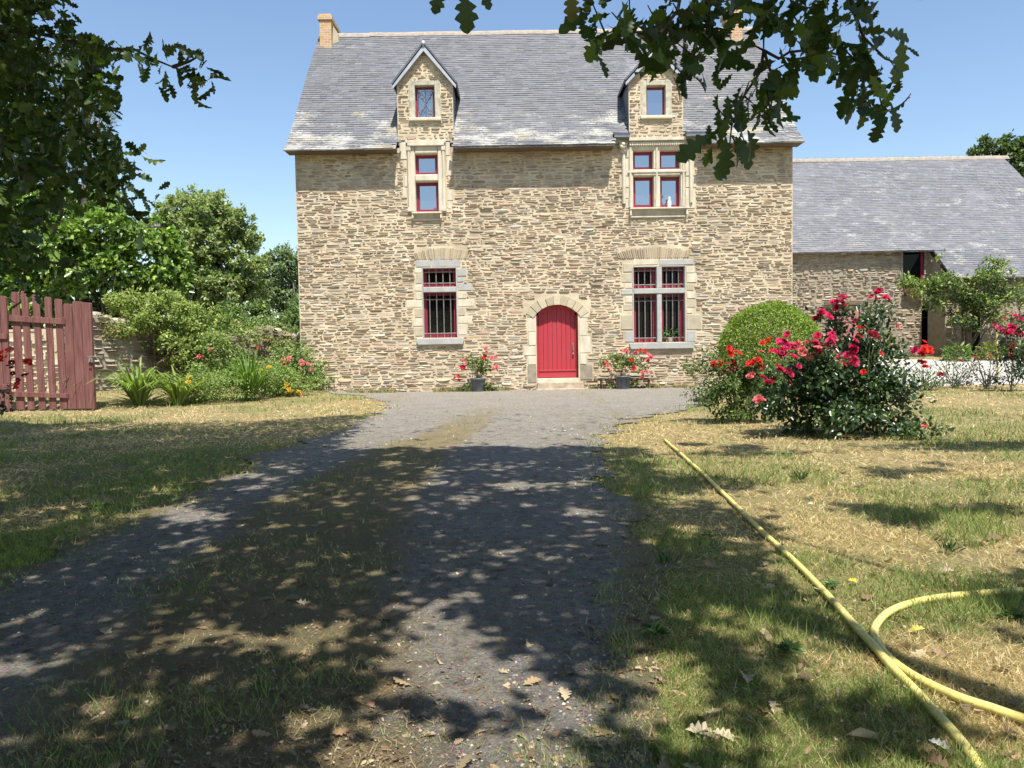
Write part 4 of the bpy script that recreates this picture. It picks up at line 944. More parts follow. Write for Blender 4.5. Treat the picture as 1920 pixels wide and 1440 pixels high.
def put(me, p, parent, s=1.0, nm='bloom', face=None):
    o = bpy.data.objects.new(nm, me); C.objects.link(o); o.parent = parent; o.location = Vector(np.array(p)-world_off(parent)); o.scale = (s, s, s)
    d = Vector((random.gauss(0, .45), random.gauss(-.55, .3), random.uniform(.25, 1))) if face is None else Vector(face)
    o.rotation_euler = d.to_track_quat('Z', 'Y').to_euler(); return o

# ---- clipped globe bush
cB = gnd(1428, 733, 0.0); cB = np.array([cB[0], 19.2, 0]); rB = 1.21
bush = root('clipped_bush', 'round clipped green bush in front of the manor\'s right corner', 'bush', tuple(cB))
cl = []
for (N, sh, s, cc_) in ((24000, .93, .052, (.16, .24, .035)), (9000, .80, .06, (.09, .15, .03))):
    d = rdir(N); d /= np.linalg.norm(d, axis=1, keepdims=True); lump_ = 1+.02*np.abs(rng.normal(size=N))+.10*(fbm(d[:, 0]*3+5, d[:, 2]*3+d[:, 1]*2, 3)-.5)*2; d *= (sh+.08*rng.random(N)*1.0)[:, None]*lump_[:, None]
    pos = cB+np.array([0, 0, 1.06])+d*np.array([rB, rB, 1.16]); pos[:, 2] = np.maximum(pos[:, 2], .02)
    ax = rdir(N)+d*.5+[0, 0, .4]; cl.append((pos, frames(ax, rdir(N)*.8+d*.8), s*(.6+.8*rng.random(N))[:, None]*np.ones(3), palette(N, cc_, .35, .12, (.32, .40, .07), .30)))
scatter('foliage', LEAF, *cat(*cl), M['leaf'], bush)
mb = MB(); mb.tube([cB, cB+[0, 0, .6]], [.07, .05], 8); stems(mb, cB+[0, 0, .4], [cB+[rB*.8*math.cos(a), rB*.8*math.sin(a), .6+random.random()*1.2] for a in np.linspace(0, 6.2, 14)], .025, .008, .15); mb.build('stems', M['twig'], bush)

def rose_bush(name, label, base, blobs, canes, blooms, lc=(.035, .065, .022), ll=(.11, .17, .05), size=.055, dens=1.0, group=None, mat='gloss', lump=22, droop=.1):
    rt = root(name, label, 'rose bush', tuple(base), group); base = np.array(base)
    cl = [clump(base+np.array(c), r, int(n_*dens), size, lc, ll, shell=.35, up=.7, droop=droop, lump=lump, pl=.22, width=1.15) for c, r, n_ in blobs]
    a = cat(*cl); keep = a[0][:, 2] > .03; scatter('foliage', LEAF, *[q[keep] for q in a], M[mat], rt)
    mb = MB(); stems(mb, base, [base+np.array(c) for c in canes], .012, .005, .12); mb.build('canes', M['cane'], rt)
    for me, p, s in blooms: put(random.choice(me), p, rt, s, 'bloom')
    return rt
def cluster(px, py, Y, n_, spread, me, s=1.0):
    c = on_y(px, py, Y); return [(me, c+np.array([random.gauss(0, spread), random.gauss(0, spread*.7), random.gauss(0, spread*.8)]), s*random.uniform(.55, 1.0)) for _ in range(int(n_*1.5))]
# ---- the big magenta rose
b0 = gnd(1590, 815); b0 = np.array([b0[0], b0[1], 0.])
bl = []
Yb_ = b0[1]-.35
for (px, py, n_, sp, me) in ((1567, 568, 4, .06, MAG), (1572, 580, 2, .06, DRK), (1645, 560, 4, .05, MAG), (1530, 592, 3, .06, DRK), (1548, 594, 2, .04, MAG), (1605, 600, 1, .02, DRK), (1682, 612, 1, .01, PNK),
                            (1547, 640, 8, .085, MAG), (1535, 655, 3, .05, MAG), (1470, 645, 4, .07, MAG), (1468, 665, 5, .06, MAG), (1500, 650, 4, .05, PNK), (1468, 695, 5, .06, MAG), (1450, 710, 2, .04, DRK), (1603, 650, 5, .06, MAG), (1590, 672, 5, .06, MAG), (1585, 680, 2, .03, PNK), (1525, 665, 2, .05, PNK),
                            (1612, 615, 2, .04, RED), (1640, 630, 2, .05, DRK), (1618, 698, 1, .02, RED), (1735, 655, 6, .06, RED), (1720, 658, 3, .03, MAG), (1732, 683, 2, .02, RED), (1763, 705, 1, .01, DRK), (1425, 750, 2, .02, PNK), (1477, 720, 1, .02, DRK), (1655, 662, 1, .02, RED)):
    bl += cluster(px, py, Yb_+(.2 if py < 620 else -.1), n_, sp, me)
rose_bush('rose_bush', 'large dark leaved rose bush covered in magenta blooms on the right lawn', b0,
    [((-.75, 0, .5), (.5, .5, .42), 1700), ((.05, 0, .55), (.95, .75, .58), 6500), ((-.55, -.1, .85), (.50, .5, .42), 1100), ((.45, .1, 1.0), (.50, .5, .50), 1200), ((.10, .1, 1.35), (.48, .4, .36), 620), ((.45, .2, 1.62), (.28, .25, .22), 240), ((-.15, .1, 1.65), (.25, .2, .18), 140), ((0, -.2, .28), (.7, .6, .26), 1100)],
    [(x, y, z) for x, y, z in ((-.9, 0, 1.1), (-.5, .1, 1.3), (-.1, .1, 1.75), (.3, 0, 1.75), (.55, .1, 1.8), (.8, 0, 1.2), (1.0, -.1, 1.05), (1.15, 0, .75), (-.3, 0, 1.5), (.2, -.2, 1.3), (-.7, -.2, .8))], bl, size=.066)
# ---- the smaller scarlet rose to its left
b1 = gnd(1385, 792); b1 = np.array([b1[0], b1[1], 0.]); bl = []
for (px, py, n_, sp, me) in ((1367, 657, 5, .07, RED), (1340, 688, 3, .04, RED), (1355, 692, 3, .04, RED), (1367, 694, 5, .05, MAG), (1376, 686, 2, .03, DRK), (1412, 692, 5, .09, RED), (1422, 685, 4, .06, RED), (1408, 705, 3, .05, PNK), (1438, 650, 4, .12, RED), (1350, 676, 2, .03, RED)):
    bl += cluster(px, py, b1[1]-.15, n_, sp, me)
rose_bush('rose_bush', 'small light leaved rose bush with scarlet blooms left of the big magenta rose', b1,
    [((-.1, 0, .50), (.58, .5, .48), 2900), ((.25, .1, .65), (.5, .4, .38), 1500), ((-.3, 0, .85), (.3, .3, .2), 350), ((.1, 0, .2), (.5, .4, .2), 900)],
    [(x, 0, z) for x, z in ((-.45, .95), (-.35, 1.1), (-.2, 1.2), (0, .9), (.15, 1.0), (.3, 1.1), (.4, .8), (-.5, .6))], bl, (.075, .12, .03), (.20, .27, .07), .050, mat='leaf')
# low straggly sprigs left of the scarlet rose
b2 = gnd(1318, 762); b2 = np.array([b2[0], b2[1], 0.])
rose_bush('shrub', 'low straggly leafy sprigs at the drive\'s right edge before the scarlet rose', b2, [((0, 0, .25), (.35, .3, .22), 420)], [(x, 0, .4) for x in (-.4, -.2, 0, .15, .3)], [], (.06, .09, .03), (.15, .2, .06), .045, mat='leaf')['category'] = 'shrub'
# ---- roses beyond, by the yard
b3 = gnd(1895, 735); b3 = np.array([b3[0], b3[1], 0.]); bl = []
for (px, py, n_, sp, me) in ((1897, 612, 8, .13, MAG), (1888, 620, 4, .08, MAG), (1915, 625, 3, .06, DRK), (1897, 650, 5, .09, DRK), (1875, 618, 1, .02, MAG)): bl += cluster(px, py, b3[1]-.2, n_, sp, me, 1.3)
rose_bush('rose_bush', 'tall rose bush with magenta blooms at the far right edge before the barn', b3, [((0.1, 0, 1.0), (.6, .4, .55), 900), ((.4, 0, .5), (.8, .4, .45), 900)], [(x, 0, z) for x, z in ((-.3, 1.7), (-.1, 1.75), (.1, 1.7), (.3, 1.3), (.6, 1.0))], bl, (.03, .05, .022), (.10, .15, .05), .07)
for k, (px, py, hgt, wid, lab, dk) in enumerate(((1735, 732, .55, .7, 'spindly rose with pale green sprigs beside the big magenta rose', 0), (1790, 728, .75, .75, 'leggy rose with one dark red bloom before the pale gravel yard', 1), (1850, 730, .8, .8, 'bronze leaved rose before the pale gravel yard, left of the tallest magenta rose', 2))):
    b_ = gnd(px, py); b_ = np.array([b_[0], b_[1], 0.]); bl = []
    if k == 1: bl = cluster(1800, 676, b_[1], 1, .01, DRK, 1.2)+cluster(1830, 668, b_[1], 2, .06, DRK, 1.1)
    if k == 2: bl = cluster(1856, 668, b_[1], 1, .01, RED, 1.3)
    rose_bush('rose_bush', lab, b_, [((0, 0, hgt*.65), (wid, .3, hgt*.5), 330), ((0, 0, hgt*.25), (wid*.9, .3, hgt*.25), 200)], [(random.uniform(-wid, wid), 0, hgt*random.uniform(.8, 1.4)) for _ in range(12)], bl, [(.07, .11, .035), (.045, .06, .03), (.06, .035, .03)][k], [(.2, .26, .08), (.12, .17, .07), (.11, .07, .05)][k], .055, lump=30)
# single low rose on the lawn
b_ = gnd(1735, 826); b_ = np.array([b_[0], b_[1], 0.])
rose_bush('rose_bush', 'low tuft with a single dusky pink bloom at the foot of the big rose', b_, [((0, 0, .14), (.3, .2, .14), 260)], [(0, 0, .25), (-.1, 0, .2), (.15, 0, .3)], cluster(1733, 800, b_[1], 1, .0, PNK, .9), (.07, .11, .04), (.2, .28, .1), .05, mat='leaf')
# left edge roses in front of the gate
b4 = gnd(22, 800); b4 = np.array([b4[0], b4[1]-1.0, 0.]); bl = []
for (px, py, n_, sp, me) in ((4, 660, 3, .05, RED), (22, 690, 3, .06, DRK), (55, 680, 4, .04, RED), (25, 722, 3, .04, RED), (20, 660, 2, .04, PNK), (40, 705, 2, .05, DRK), (10, 678, 2, .05, RED)): bl += cluster(px, py, b4[1], n_, sp, me)
rose_bush('rose_bush', 'shaded rose bush with deep red blooms at the left edge in front of the gate', b4, [((-.15, 0, .5), (.75, .5, .5), 1500), ((-.2, 0, .9), (.5, .4, .35), 420), ((.35, 0, .75), (.35, .3, .3), 130)], [(x, 0, z) for x, z in ((-.6, 1.3), (-.3, 1.2), (0, 1.3), (.2, 1.2), (.5, .9))], bl, (.03, .055, .02), (.08, .13, .045), .07)

# ---- yellow garden stake
p = gnd(1872, 706, .15); p = on_y(1872, 655, 22.3); q = on_y(1869, 620, 22.3); mb = MB(); mb.tube([(p[0], 22.3, .05), (q[0], 22.3, q[2])], .025, 8); mb.lathe([(.03, 0), (.03, .03), (.012, .05)], (q[0], 22.3, q[2]), 8)
tag(mb.build('garden_stake', M['pole']), 'thin yellow stake standing upright beside the rightmost magenta rose', 'stake')

# ---- climber over the barn
cv = np.array([on_y(1812, 655, 27.9)[0], 27.9, .55]); cb_ = root('climbing_shrub', 'sprawling pale green climber trained across the barn front', 'climber', tuple(cv)); cl = []
for (px, py, rx, rz, n_, dk) in ((1730, 540, .65, .40, 500, 0), (1770, 525, .8, .42, 650, 0), (1800, 555, .95, .62, 1300, 1), (1840, 570, .9, .55, 1200, 1), (1860, 520, .9, .45, 700, 0), (1862, 497, .55, .28, 320, 0), (1900, 560, .9, .5, 700, 0), (1905, 600, .6, .35, 300, 0), (1790, 595, .45, .3, 300, 1), (1700, 528, .5, .25, 200, 0), (1960, 560, 1.0, .6, 700, 0), (1760, 480, .14, .12, 25, 0), (1870, 600, .5, .2, 180, 0), (1822, 615, .3, .2, 110, 1), (1745, 570, .4, .3, 180, 1)):
    c = on_y(px, py, 27.7); cl.append(clump(c, (rx, .55, rz), n_, .115, (.10, .15, .04) if not dk else (.06, .10, .035), (.32, .36, .10), shell=.2, up=.8, lump=14, pl=.25))
scatter('foliage', LEAF, *cat(*cl), M['leaf'], cb_)
mb = MB()
for a in range(8): t = on_y(1760+a*20, 560+random.uniform(-25, 25), 27.8); mb.tube([cv+[random.uniform(-.25, .25), 0, -.1], (cv+t)/2+[random.uniform(-.2, .2), 0, .1], t], [.035, .022, .012], 6)
mb.build('stems', M['bark'], cb_)
mb = MB(); 
# small plants at the barn foot
for (px, py, lab, cc_) in ((1795, 655, 'green strap leaved tuft at the foot of the barn climber', (.10, .17, .04)), (1860, 650, 'yellow green bush beside the stake at the barn wall', (.16, .19, .04)), (1915, 660, 'leafy green plant below the magenta rose at the right edge', (.10, .16, .04))):
    c = on_y(px, py, 26.6); c[2] = float(height(c[0], c[1])); rt = root('plant', lab, 'plant', tuple(c)); scatter('foliage', LANCE, *clump(c+[0, 0, .25], (.45, .3, .3), 260, .2, cc_, (.28, .34, .1), up=.4), M['leaf'], rt)

# ---- pots either side of the door
def pot_plant(px, label, w, h_, cols, leafc, specs):
    c = on_y(px, 733, D-.52); c[2] = 0.0; rt = root('potted_plant', label, 'potted plant', tuple(c))
    mb = MB(); mb.lathe([(.0, 0), (.155, 0), (.165, .02), (.205, .34), (.225, .345), (.225, .39), (.205, .39), (.195, .35), (.0, .34)], c, 20, False); pt = mb.build('pot', M['pot'], rt, True)
    mb = MB(); mb.lathe([(.0, .355), (.195, .352)], c, 16, False); mb.build('soil', M['soil'], subparent=pt)
    cl = [clump(c+np.array(cc_), r, n_, .075, leafc, (.24, .30, .08), shell=.2, up=.7, lump=10) for cc_, r, n_ in specs]; scatter('foliage', LEAF, *cat(*cl), M['leaf'], rt)
    mb = MB(); stems(mb, c+[0, 0, .34], [c+[random.uniform(-w, w)*.8, random.uniform(-.2, .2), h_*random.uniform(.6, 1)] for _ in range(12)], .008, .004, .08); mb.build('stems', M['cane'], rt)
    for (bx, by, me) in cols:
        for _ in range(4): p = on_y(bx+random.uniform(-5, 5), by+random.uniform(-5, 5), D-.6+random.uniform(-.15, .15)); put(random.choice(me), p, rt, random.uniform(.7, 1.15))
pot_plant(897, 'leggy pink flowering rose in a dark pot left of the red door', .45, 1.1, [(912, 657, PNK), (905, 670, RED), (925, 668, PNK), (873, 678, PNK), (869, 690, MAG), (857, 710, RED), (930, 690, PNK)], (.10, .15, .04), [((-.05, 0, .75), (.28, .22, .25), 260), ((.2, 0, .7), (.25, .2, .22), 160), ((-.25, 0, .95), (.16, .14, .2), 90), ((.3, 0, .15), (.25, .15, .13), 120), ((-.3, .1, .12), (.22, .15, .12), 100)])
pot_plant(1169, 'bushy salmon flowering rose in a dark pot beside the low bench', .6, 1.0, [(1175, 660, PNK), (1205, 658, RED), (1180, 680, RED), (1187, 690, RED), (1213, 677, PNK), (1135, 680, PNK), (1208, 702, PNK), (1143, 690, PNK), (1190, 660, PNK), (1220, 668, PNK)], (.13, .18, .05), [((-.25, 0, .8), (.35, .22, .2), 300), ((.2, 0, .8), (.38, .22, .22), 260), ((.5, 0, .6), (.22, .18, .22), 120), ((-.55, 0, .75), (.18, .15, .16), 70), ((.35, .1, .15), (.25, .15, .13), 120), ((-.3, .1, .1), (.2, .12, .1), 70)])
# ---- low bench
xa, xb = on_y(1114, 718, D-.30)[0], on_y(1232, 718, D-.30)[0]
bn = root('low_bench', 'low dark wooden plank bench against the facade behind the right hand pot', 'bench', ((xa+xb)/2, D-.27, 0))
mb = MB(); mb.box((xa, D-.40, .25), (xb, D-.14, .305)); mb.build('seat', M['oldwood'], bn, bevel=.01)
for x in (xa+.18, xb-.25, (xa+xb)/2):
    mb = MB(); mb.box((x, D-.37, -.02), (x+.05, D-.17, .248)); mb.build('leg', M['oldwood'], bn, bevel=.006)
# plant standing behind the right lower window
c = on_y(1256, 632, D+.12); wp = root('potted_plant', 'small green houseplant standing on the sill of the lower right barred window', 'potted plant', (c[0], D+.12, LR_o[3][1]))
mb = MB(); mb.lathe([(.0, .0), (.06, 0), (.075, .12), (0, .12)], (c[0], D+.12, LR_o[3][1]+.0), 12, False); mb.build('pot', M['step'], wp)
scatter('foliage', LANCE, *clump((c[0], D+.12, LR_o[3][1]+.22), (.26, .05, .14), 60, .13, (.06, .14, .03), (.2, .3, .08), up=.4), M['leaf'], wp)

# ---- flower bed, left
def strap_clump(name, label, base, h_, n_, col, spread=.5):
    rt = root(name, label, 'plant', tuple(base)); mb = MB()
    for k in range(n_):
        a = random.uniform(0, 6.28); ln = h_*random.uniform(.7, 1.25); d = np.array([math.cos(a), math.sin(a), 0]); lean = random.uniform(.25, 1.0)*spread; w = .018+.012*random.random(); sd = np.array([-d[1], d[0], 0]); pts = []
        b_ = np.array(base)+d*random.uniform(0, .12)
        for t in (0, .3, .6, .85, 1.0): pts.append(b_+d*ln*lean*t**1.5+np.array([0, 0, ln*(t-min(.62, .95*lean)*t**3)]))
        f_ = random.uniform(.75, 1.25); mb.cur = (col[0]*f_, col[1]*f_, col[2]*f_); ws = (w, w*1.2, w, w*.6, .002); vs = []
        for p, w_ in zip(pts, ws): vs += [p-sd*w_, p+sd*w_]
        mb.add(vs, [(2*i, 2*i+1, 2*i+3, 2*i+2) for i in range(4)])
    mb.build('leaves', M['leaf'], rt, col=True); return rt
def at_bed(px, py, z=0.): p = gnd(px, py, z); return np.array([p[0], p[1], float(height(p[0], p[1]))])
strap_clump('daylily', 'large arching pale green strap leaved clump beside the garden wall end', at_bed(262, 762), 1.35, 150, (.22, .30, .08), 1.15)
strap_clump('daylily', 'arching strap leaved clump second from the gate, low and yellowish', at_bed(335, 760), 1.1, 90, (.24, .30, .08), 1.1)
strap_clump('daylily', 'upright dark green strap leaved clump halfway along the flower bed', at_bed(470, 752), 1.45, 150, (.14, .23, .05), .85)
strap_clump('iris', 'narrow leaved clump growing on top of the garden wall', np.array([*gpl(wl*.60, 0, -.2)[:2], 1.95]), .7, 50, (.15, .22, .06), .6)
def bed_plant(px, py, w, h_, label, lc, ll, blooms=(), size=.06, n_=500, tmpl=LEAF, z=0, dy=0, name='flowering_plant', c_='plant', lump=16):
    n_ = int(n_*3.0); w *= 1.5; h_ *= 1.28; size *= 1.15
    b_ = at_bed(px, py, z); b_[1] += dy; rt = root(name, label, c_, tuple(b_))
    cl = [clump(b_+[0, 0, h_*.5], (w/2, w*.38, h_*.52), n_, size, lc, ll, tmpl, shell=.25, up=.6, lump=lump), clump(b_+[0, 0, h_*.22], (w*.55, w*.4, h_*.26), n_//2, size, lc, ll, tmpl, shell=.2, up=.6, lump=lump)]
    a = cat(*cl); k = a[0][:, 2] > .0; scatter('foliage', tmpl, *[q[k] for q in a], M['leaf'], rt)
    mb = MB(); stems(mb, b_, [b_+[random.uniform(-w, w)*.4, random.uniform(-w, w)*.3, h_*random.uniform(.5, .95)] for _ in range(9)], .009, .004, .08); mb.build('stems', M['cane'], rt)
    for (bx, by, me, n2) in blooms:
        for _ in range(n2): p = on_y(bx+random.uniform(-7, 7), by+random.uniform(-6, 6), b_[1]-w*.36+random.uniform(-.1, .1)); put(random.choice(me), p, rt, random.uniform(.8, 1.3))
    return rt
G1, G2, G3 = (.15, .22, .06), (.20, .27, .075), (.10, .155, .05); LT = (.34, .42, .13)
bed_plant(268, 744, 1.3, 1.0, 'blue green leafy plant behind the large arching clump', (.08, .14, .06), (.2, .3, .14), size=.08, dy=.5)
bed_plant(350, 742, 1.5, 1.35, 'bushy bright green perennial with tiny pale flowers, nearest the wall break', G2, LT, [(330, 640, PNK, 1)], size=.07, n_=900, dy=.6)
bed_plant(385, 755, 1.3, .75, 'low dense cushion of fresh green between the two strap clumps', G2, LT, [(352, 712, YEL, 3)], size=.05, n_=900)
bed_plant(405, 745, 1.4, 1.5, 'tall leafy stand with one pink bloom in the middle of the bed', G1, LT, [(377, 668, PNK, 2), (400, 655, PNK, 1)], size=.07, n_=1000, dy=.9)
bed_plant(500, 746, 1.2, .85, 'mounded plant with orange yellow flowers right of the upright strap clump', G2, LT, [(500, 695, YEL, 4), (482, 690, YEL, 2)], size=.055, n_=700)
bed_plant(535, 742, 1.1, 1.3, 'loose rose with salmon blooms towards the manor end of the bed', G1, LT, [(537, 676, PNK, 3), (530, 680, RED, 2), (565, 682, PNK, 3), (580, 688, PNK, 2)], size=.06, n_=600, dy=.5)
bed_plant(552, 744, .8, .45, 'small yellow flowered cushion at the bed\'s front edge', G2, LT, [(545, 733, YEL, 9), (562, 738, YEL, 5), (540, 726, YEL, 4)], size=.045, n_=380)
bed_plant(585, 738, .9, .8, 'green leafy clump beside the manor\'s left foot', G1, LT, size=.055, n_=460)
bed_plant(604, 736, .55, 1.35, 'narrow dark upright shrub against the manor\'s left corner', (.045, .07, .03), (.13, .18, .07), size=.05, n_=650, name='shrub', c_='shrub')
bed_plant(455, 735, 1.6, 1.55, 'pale frothy perennial leaning on the wall behind the upright clump', (.13, .17, .06), (.3, .34, .14), [(483, 657, RED, 2), (470, 640, PNK, 1)], size=.06, n_=900, dy=1.2)
bed_plant(300, 700, 1.0, .9, 'rough dark shrub in the break of the garden wall', G3, (.15, .2, .05), size=.06, n_=500, dy=-.6, z=.2)
# creepers hanging over the wall
for (u, w, h_, z, cc_, ll, lab) in ((.75, 1.2, .50, 1.95, (.15, .16, .045), (.38, .34, .12), 'yellowing creeper tumbling over the gate end of the garden wall'), (3.0, 1.5, .6, 2.05, (.11, .17, .04), (.28, .34, .08), 'bright green creeper spilling over the wall top'), (4.6, 1.4, .35, 1.75, (.17, .18, .06), (.42, .40, .16), 'dry straw coloured creeper on the wall top'), (5.7, 1.3, .5, 1.6, (.13, .17, .05), (.34, .32, .1), 'orange green creeper over the wall near the manor')):
    c = np.array(gpl(u, z, -.1)); rt = root('creeper', lab, 'creeper', tuple(c)); a = clump(c, (w*.6, .45, h_), 1100, .07, cc_, ll, shell=.2, up=.6, lump=16, pl=.3); scatter('foliage', LEAF, *a, M['leaf'], rt)

# ---- trees and tall shrubs
def tree(name, label, base, h_, blobs, leaf=.12, lc=G3, ll=LT, N=9000, tr=.2, mat='leaf', tmpl=LEAF, cat_='tree', lump=9, trunk='trunk', crown='crown', shell=.45, group=None, pl=.2, limb=.05):
    base = np.array(base, float); rt = root(name, label, cat_, tuple(base), group); mb = MB()
    top = base+[0, 0, h_*.55]; mb.tube([base-[0, 0, .2], base+[.05*h_*.2, 0, h_*.25], top], [tr*1.25, tr*.85, tr*.5], 9)
    cl = []; vol = sum(r[0]*r[1]*r[2] for _, r in blobs)
    for c, r in blobs:
        c = np.array(c, float); t0 = base+[0, 0, h_*random.uniform(.22, .5)]; mid = (t0+c)/2+np.array([random.uniform(-.3, .3), random.uniform(-.3, .3), -.1*h_*.2])
        mb.tube([t0, mid, c], [tr*.45, tr*.28, tr*.08], 6)
        for k in range(7):
            dd = rdir(1)[0]*np.array(r)*.8; mb.tube([c*.7+mid*.3, c+dd*.45+[0, 0, .05], c+dd], [tr*.16, tr*.08, tr*.025], 4)
        n_ = max(60, int(N*((r[0]*r[1]*r[2])/vol)**.8/sum(((q[0]*q[1]*q[2])/vol)**.8 for _, q in blobs)))
        cl.append(clump(c, r, n_, leaf, lc, ll, tmpl, shell=shell, up=.5, lump=max(lump, int(lump*n_/700)), pl=pl))
    mb.build(trunk, M['bark'], rt, True); scatter(crown, tmpl, *cat(*cl), M[mat], rt); return rt
def blobs_px(lst, Y):                                # (px, py, radius px, depth offset)
    o = []
    for px, py, rp, dy in lst:
        c = on_y(px, py, Y+dy); r = rp/FPX*(Y+dy); o.append((c, (r, r*.9, r*.85)))
    return o
# far oak beside the manor
Y = 38; tree('broadleaf_tree', 'grey green oak standing beyond the garden wall beside the manor', (*on_y(420, 600, Y)[:2], 0), 9,
    blobs_px([(330, 395, 42, 0), (385, 405, 45, -1), (300, 440, 45, 1), (430, 420, 38, 0), (455, 450, 34, 1), (380, 460, 55, -1), (440, 500, 45, 0), (340, 510, 55, 0), (478, 500, 26, 0), (410, 540, 45, -1), (470, 545, 32, 1), (300, 540, 45, 0), (360, 570, 45, 0), (430, 590, 36, 0), (405, 380, 22, 0), (355, 372, 22, 1)], Y), .18, (.22, .27, .11), (.38, .43, .18), 42000, .35, lump=18)
Y = 46; tree('broadleaf_tree', 'small bluish tree tucked against the manor\'s left edge', (*on_y(548, 600, Y)[:2], 0), 7, blobs_px([(498, 492, 26, 0), (505, 530, 26, 0), (545, 480, 26, 0), (520, 485, 22, 0), (485, 560, 26, 0), (540, 500, 26, 0), (520, 520, 24, 0), (555, 530, 30, 1), (530, 560, 34, 0), (560, 580, 30, 0), (505, 560, 22, 0), (545, 610, 34, 0)], Y), .20, (.17, .23, .12), (.30, .36, .18), 12000, .22, lump=14)
Y = 34; tree('hedge_shrub', 'low rounded hedge shrub behind the wall beside the manor\'s corner', (*on_y(500, 640, Y)[:2], 0), 2.5, blobs_px([(470, 625, 36, 0), (520, 635, 34, 0), (555, 640, 26, 0), (430, 630, 36, 0), (380, 620, 40, 0), (560, 600, 30, 1), (330, 620, 40, 0), (490, 600, 32, 1), (440, 600, 36, 1)], Y), .16, (.12, .18, .06), (.26, .33, .11), 14000, .1, cat_='shrub', trunk='stem', crown='foliage')
# laurel like shrub with big glossy leaves behind the wall
Y = 23.5; tree('laurel', 'big glossy leaved laurel behind the garden wall', (*on_y(200, 640, Y)[:2], 0), 5, blobs_px([(75, 400, 45, 0), (140, 385, 40, 0), (200, 385, 35, 0), (110, 450, 55, -.5), (190, 440, 55, -.5), (250, 430, 42, 0), (300, 460, 40, 0), (60, 500, 50, 0), (140, 510, 55, -.5), (220, 500, 50, -.5), (290, 510, 45, 0), (330, 500, 28, 0), (20, 460, 50, 0), (-40, 480, 60, 0), (330, 545, 30, 0), (30, 560, 45, 0), (100, 570, 40, 0), (175, 575, 36, 0), (225, 555, 36, 0), (205, 605, 30, 0), (270, 545, 32, 0)], Y), .19, (.13, .21, .045), (.30, .42, .09), 19000, .16, 'gloss', LEAF, 'shrub', trunk='stem', crown='foliage', lump=14, pl=.3)
# pale climber in front of it
Y = 21.6; tree('shrub', 'pale yellow green shrub arching over the wall gap', (*on_y(290, 650, Y)[:2], 0), 2.8, blobs_px([(250, 570, 34, 0), (300, 565, 34, 0), (340, 590, 34, 0), (280, 600, 34, -.3), (240, 610, 28, -.2), (370, 610, 30, 0), (320, 625, 30, 0), (350, 650, 34, 0), (400, 640, 30, 0), (240, 660, 20, .2), (300, 660, 30, .2), (215, 560, 22, 0), (390, 590, 24, 0)], Y), .085, (.20, .26, .07), (.42, .47, .15), 11000, .07, cat_='shrub', trunk='stem', crown='foliage', lump=16, pl=.3)
# conifer showing through the oak
Y = 27; tree('pine_tree', 'pale needled pine glimpsed through the dark oak leaves at upper left', (*on_y(150, 640, Y)[:2], 0), 10, blobs_px([(150, 140, 34, 0), (120, 110, 32, 0), (165, 190, 36, 0), (185, 225, 30, 0), (150, 250, 36, 0), (60, 130, 45, 1), (60, 240, 60, 1), (110, 300, 50, 0), (20, 320, 60, 0), (130, 190, 40, 0), (20, 200, 60, 0)], Y), .34, (.09, .12, .045), (.26, .30, .11), 9000, .22, 'leaf', (BLADE[0]*[.05, 1, .4], BLADE[1]), 'tree', lump=20)
# tree behind the barn
Y = 52; tree('broadleaf_tree', 'dark leafy tree rising behind the right end of the barn roof', (*on_y(1890, 500, Y)[:2], 0), 12, blobs_px([(1850, 285, 26, 0), (1885, 275, 26, 0), (1905, 310, 34, 0), (1930, 290, 36, 0), (1920, 350, 38, 0), (1975, 300, 50, 0), (1960, 380, 50, 0), (1825, 290, 12, 0)], Y), .3, (.06, .095, .035), (.16, .21, .07), 9000, .4, lump=16)
# row closing the far left horizon
for k, (px, lab) in enumerate(((-150, 'dense dark tree behind the gate, outermost at the left'), (40, 'dense dark tree behind the laurel and gate'))):
    Y = 32+k*3; tree('broadleaf_tree', lab, (*on_y(px, 640, Y)[:2], 0), 7, blobs_px([(px-60, 520, 60, 0), (px+50, 500, 60, 0), (px, 430, 65, 0), (px-40, 590, 50, 0), (px+60, 590, 50, 0)], Y), .22, (.05, .085, .03), (.14, .2, .06), 6000, .3)

# ================================================================== THE TWO OAKS OVERHEAD
def spray(c, n_, ln, spread=1.0, down=.5):
    """leaves radiating from a twig end"""
    a = rdir(n_); a[:, 2] -= down; a /= np.linalg.norm(a, axis=1, keepdims=True); nr = rdir(n_); nr[:, 2] += .5
    pos = np.array(c)+rng.normal(size=(n_, 3))*.022*spread; s = ln*(.55+.65*rng.random(n_)); return pos, frames(a, nr), s[:, None]*np.stack([.75+.5*rng.random(n_), np.ones(n_), rng.uniform(-.6, 3.6, n_)], 1), palette(n_, (.050, .085, .026), .4, .14, (.12, .17, .04), .22)
def oak_arrays(lst): return cat(*lst)
leftL, rightL = [], []; ltw, rtw = MB(), MB()
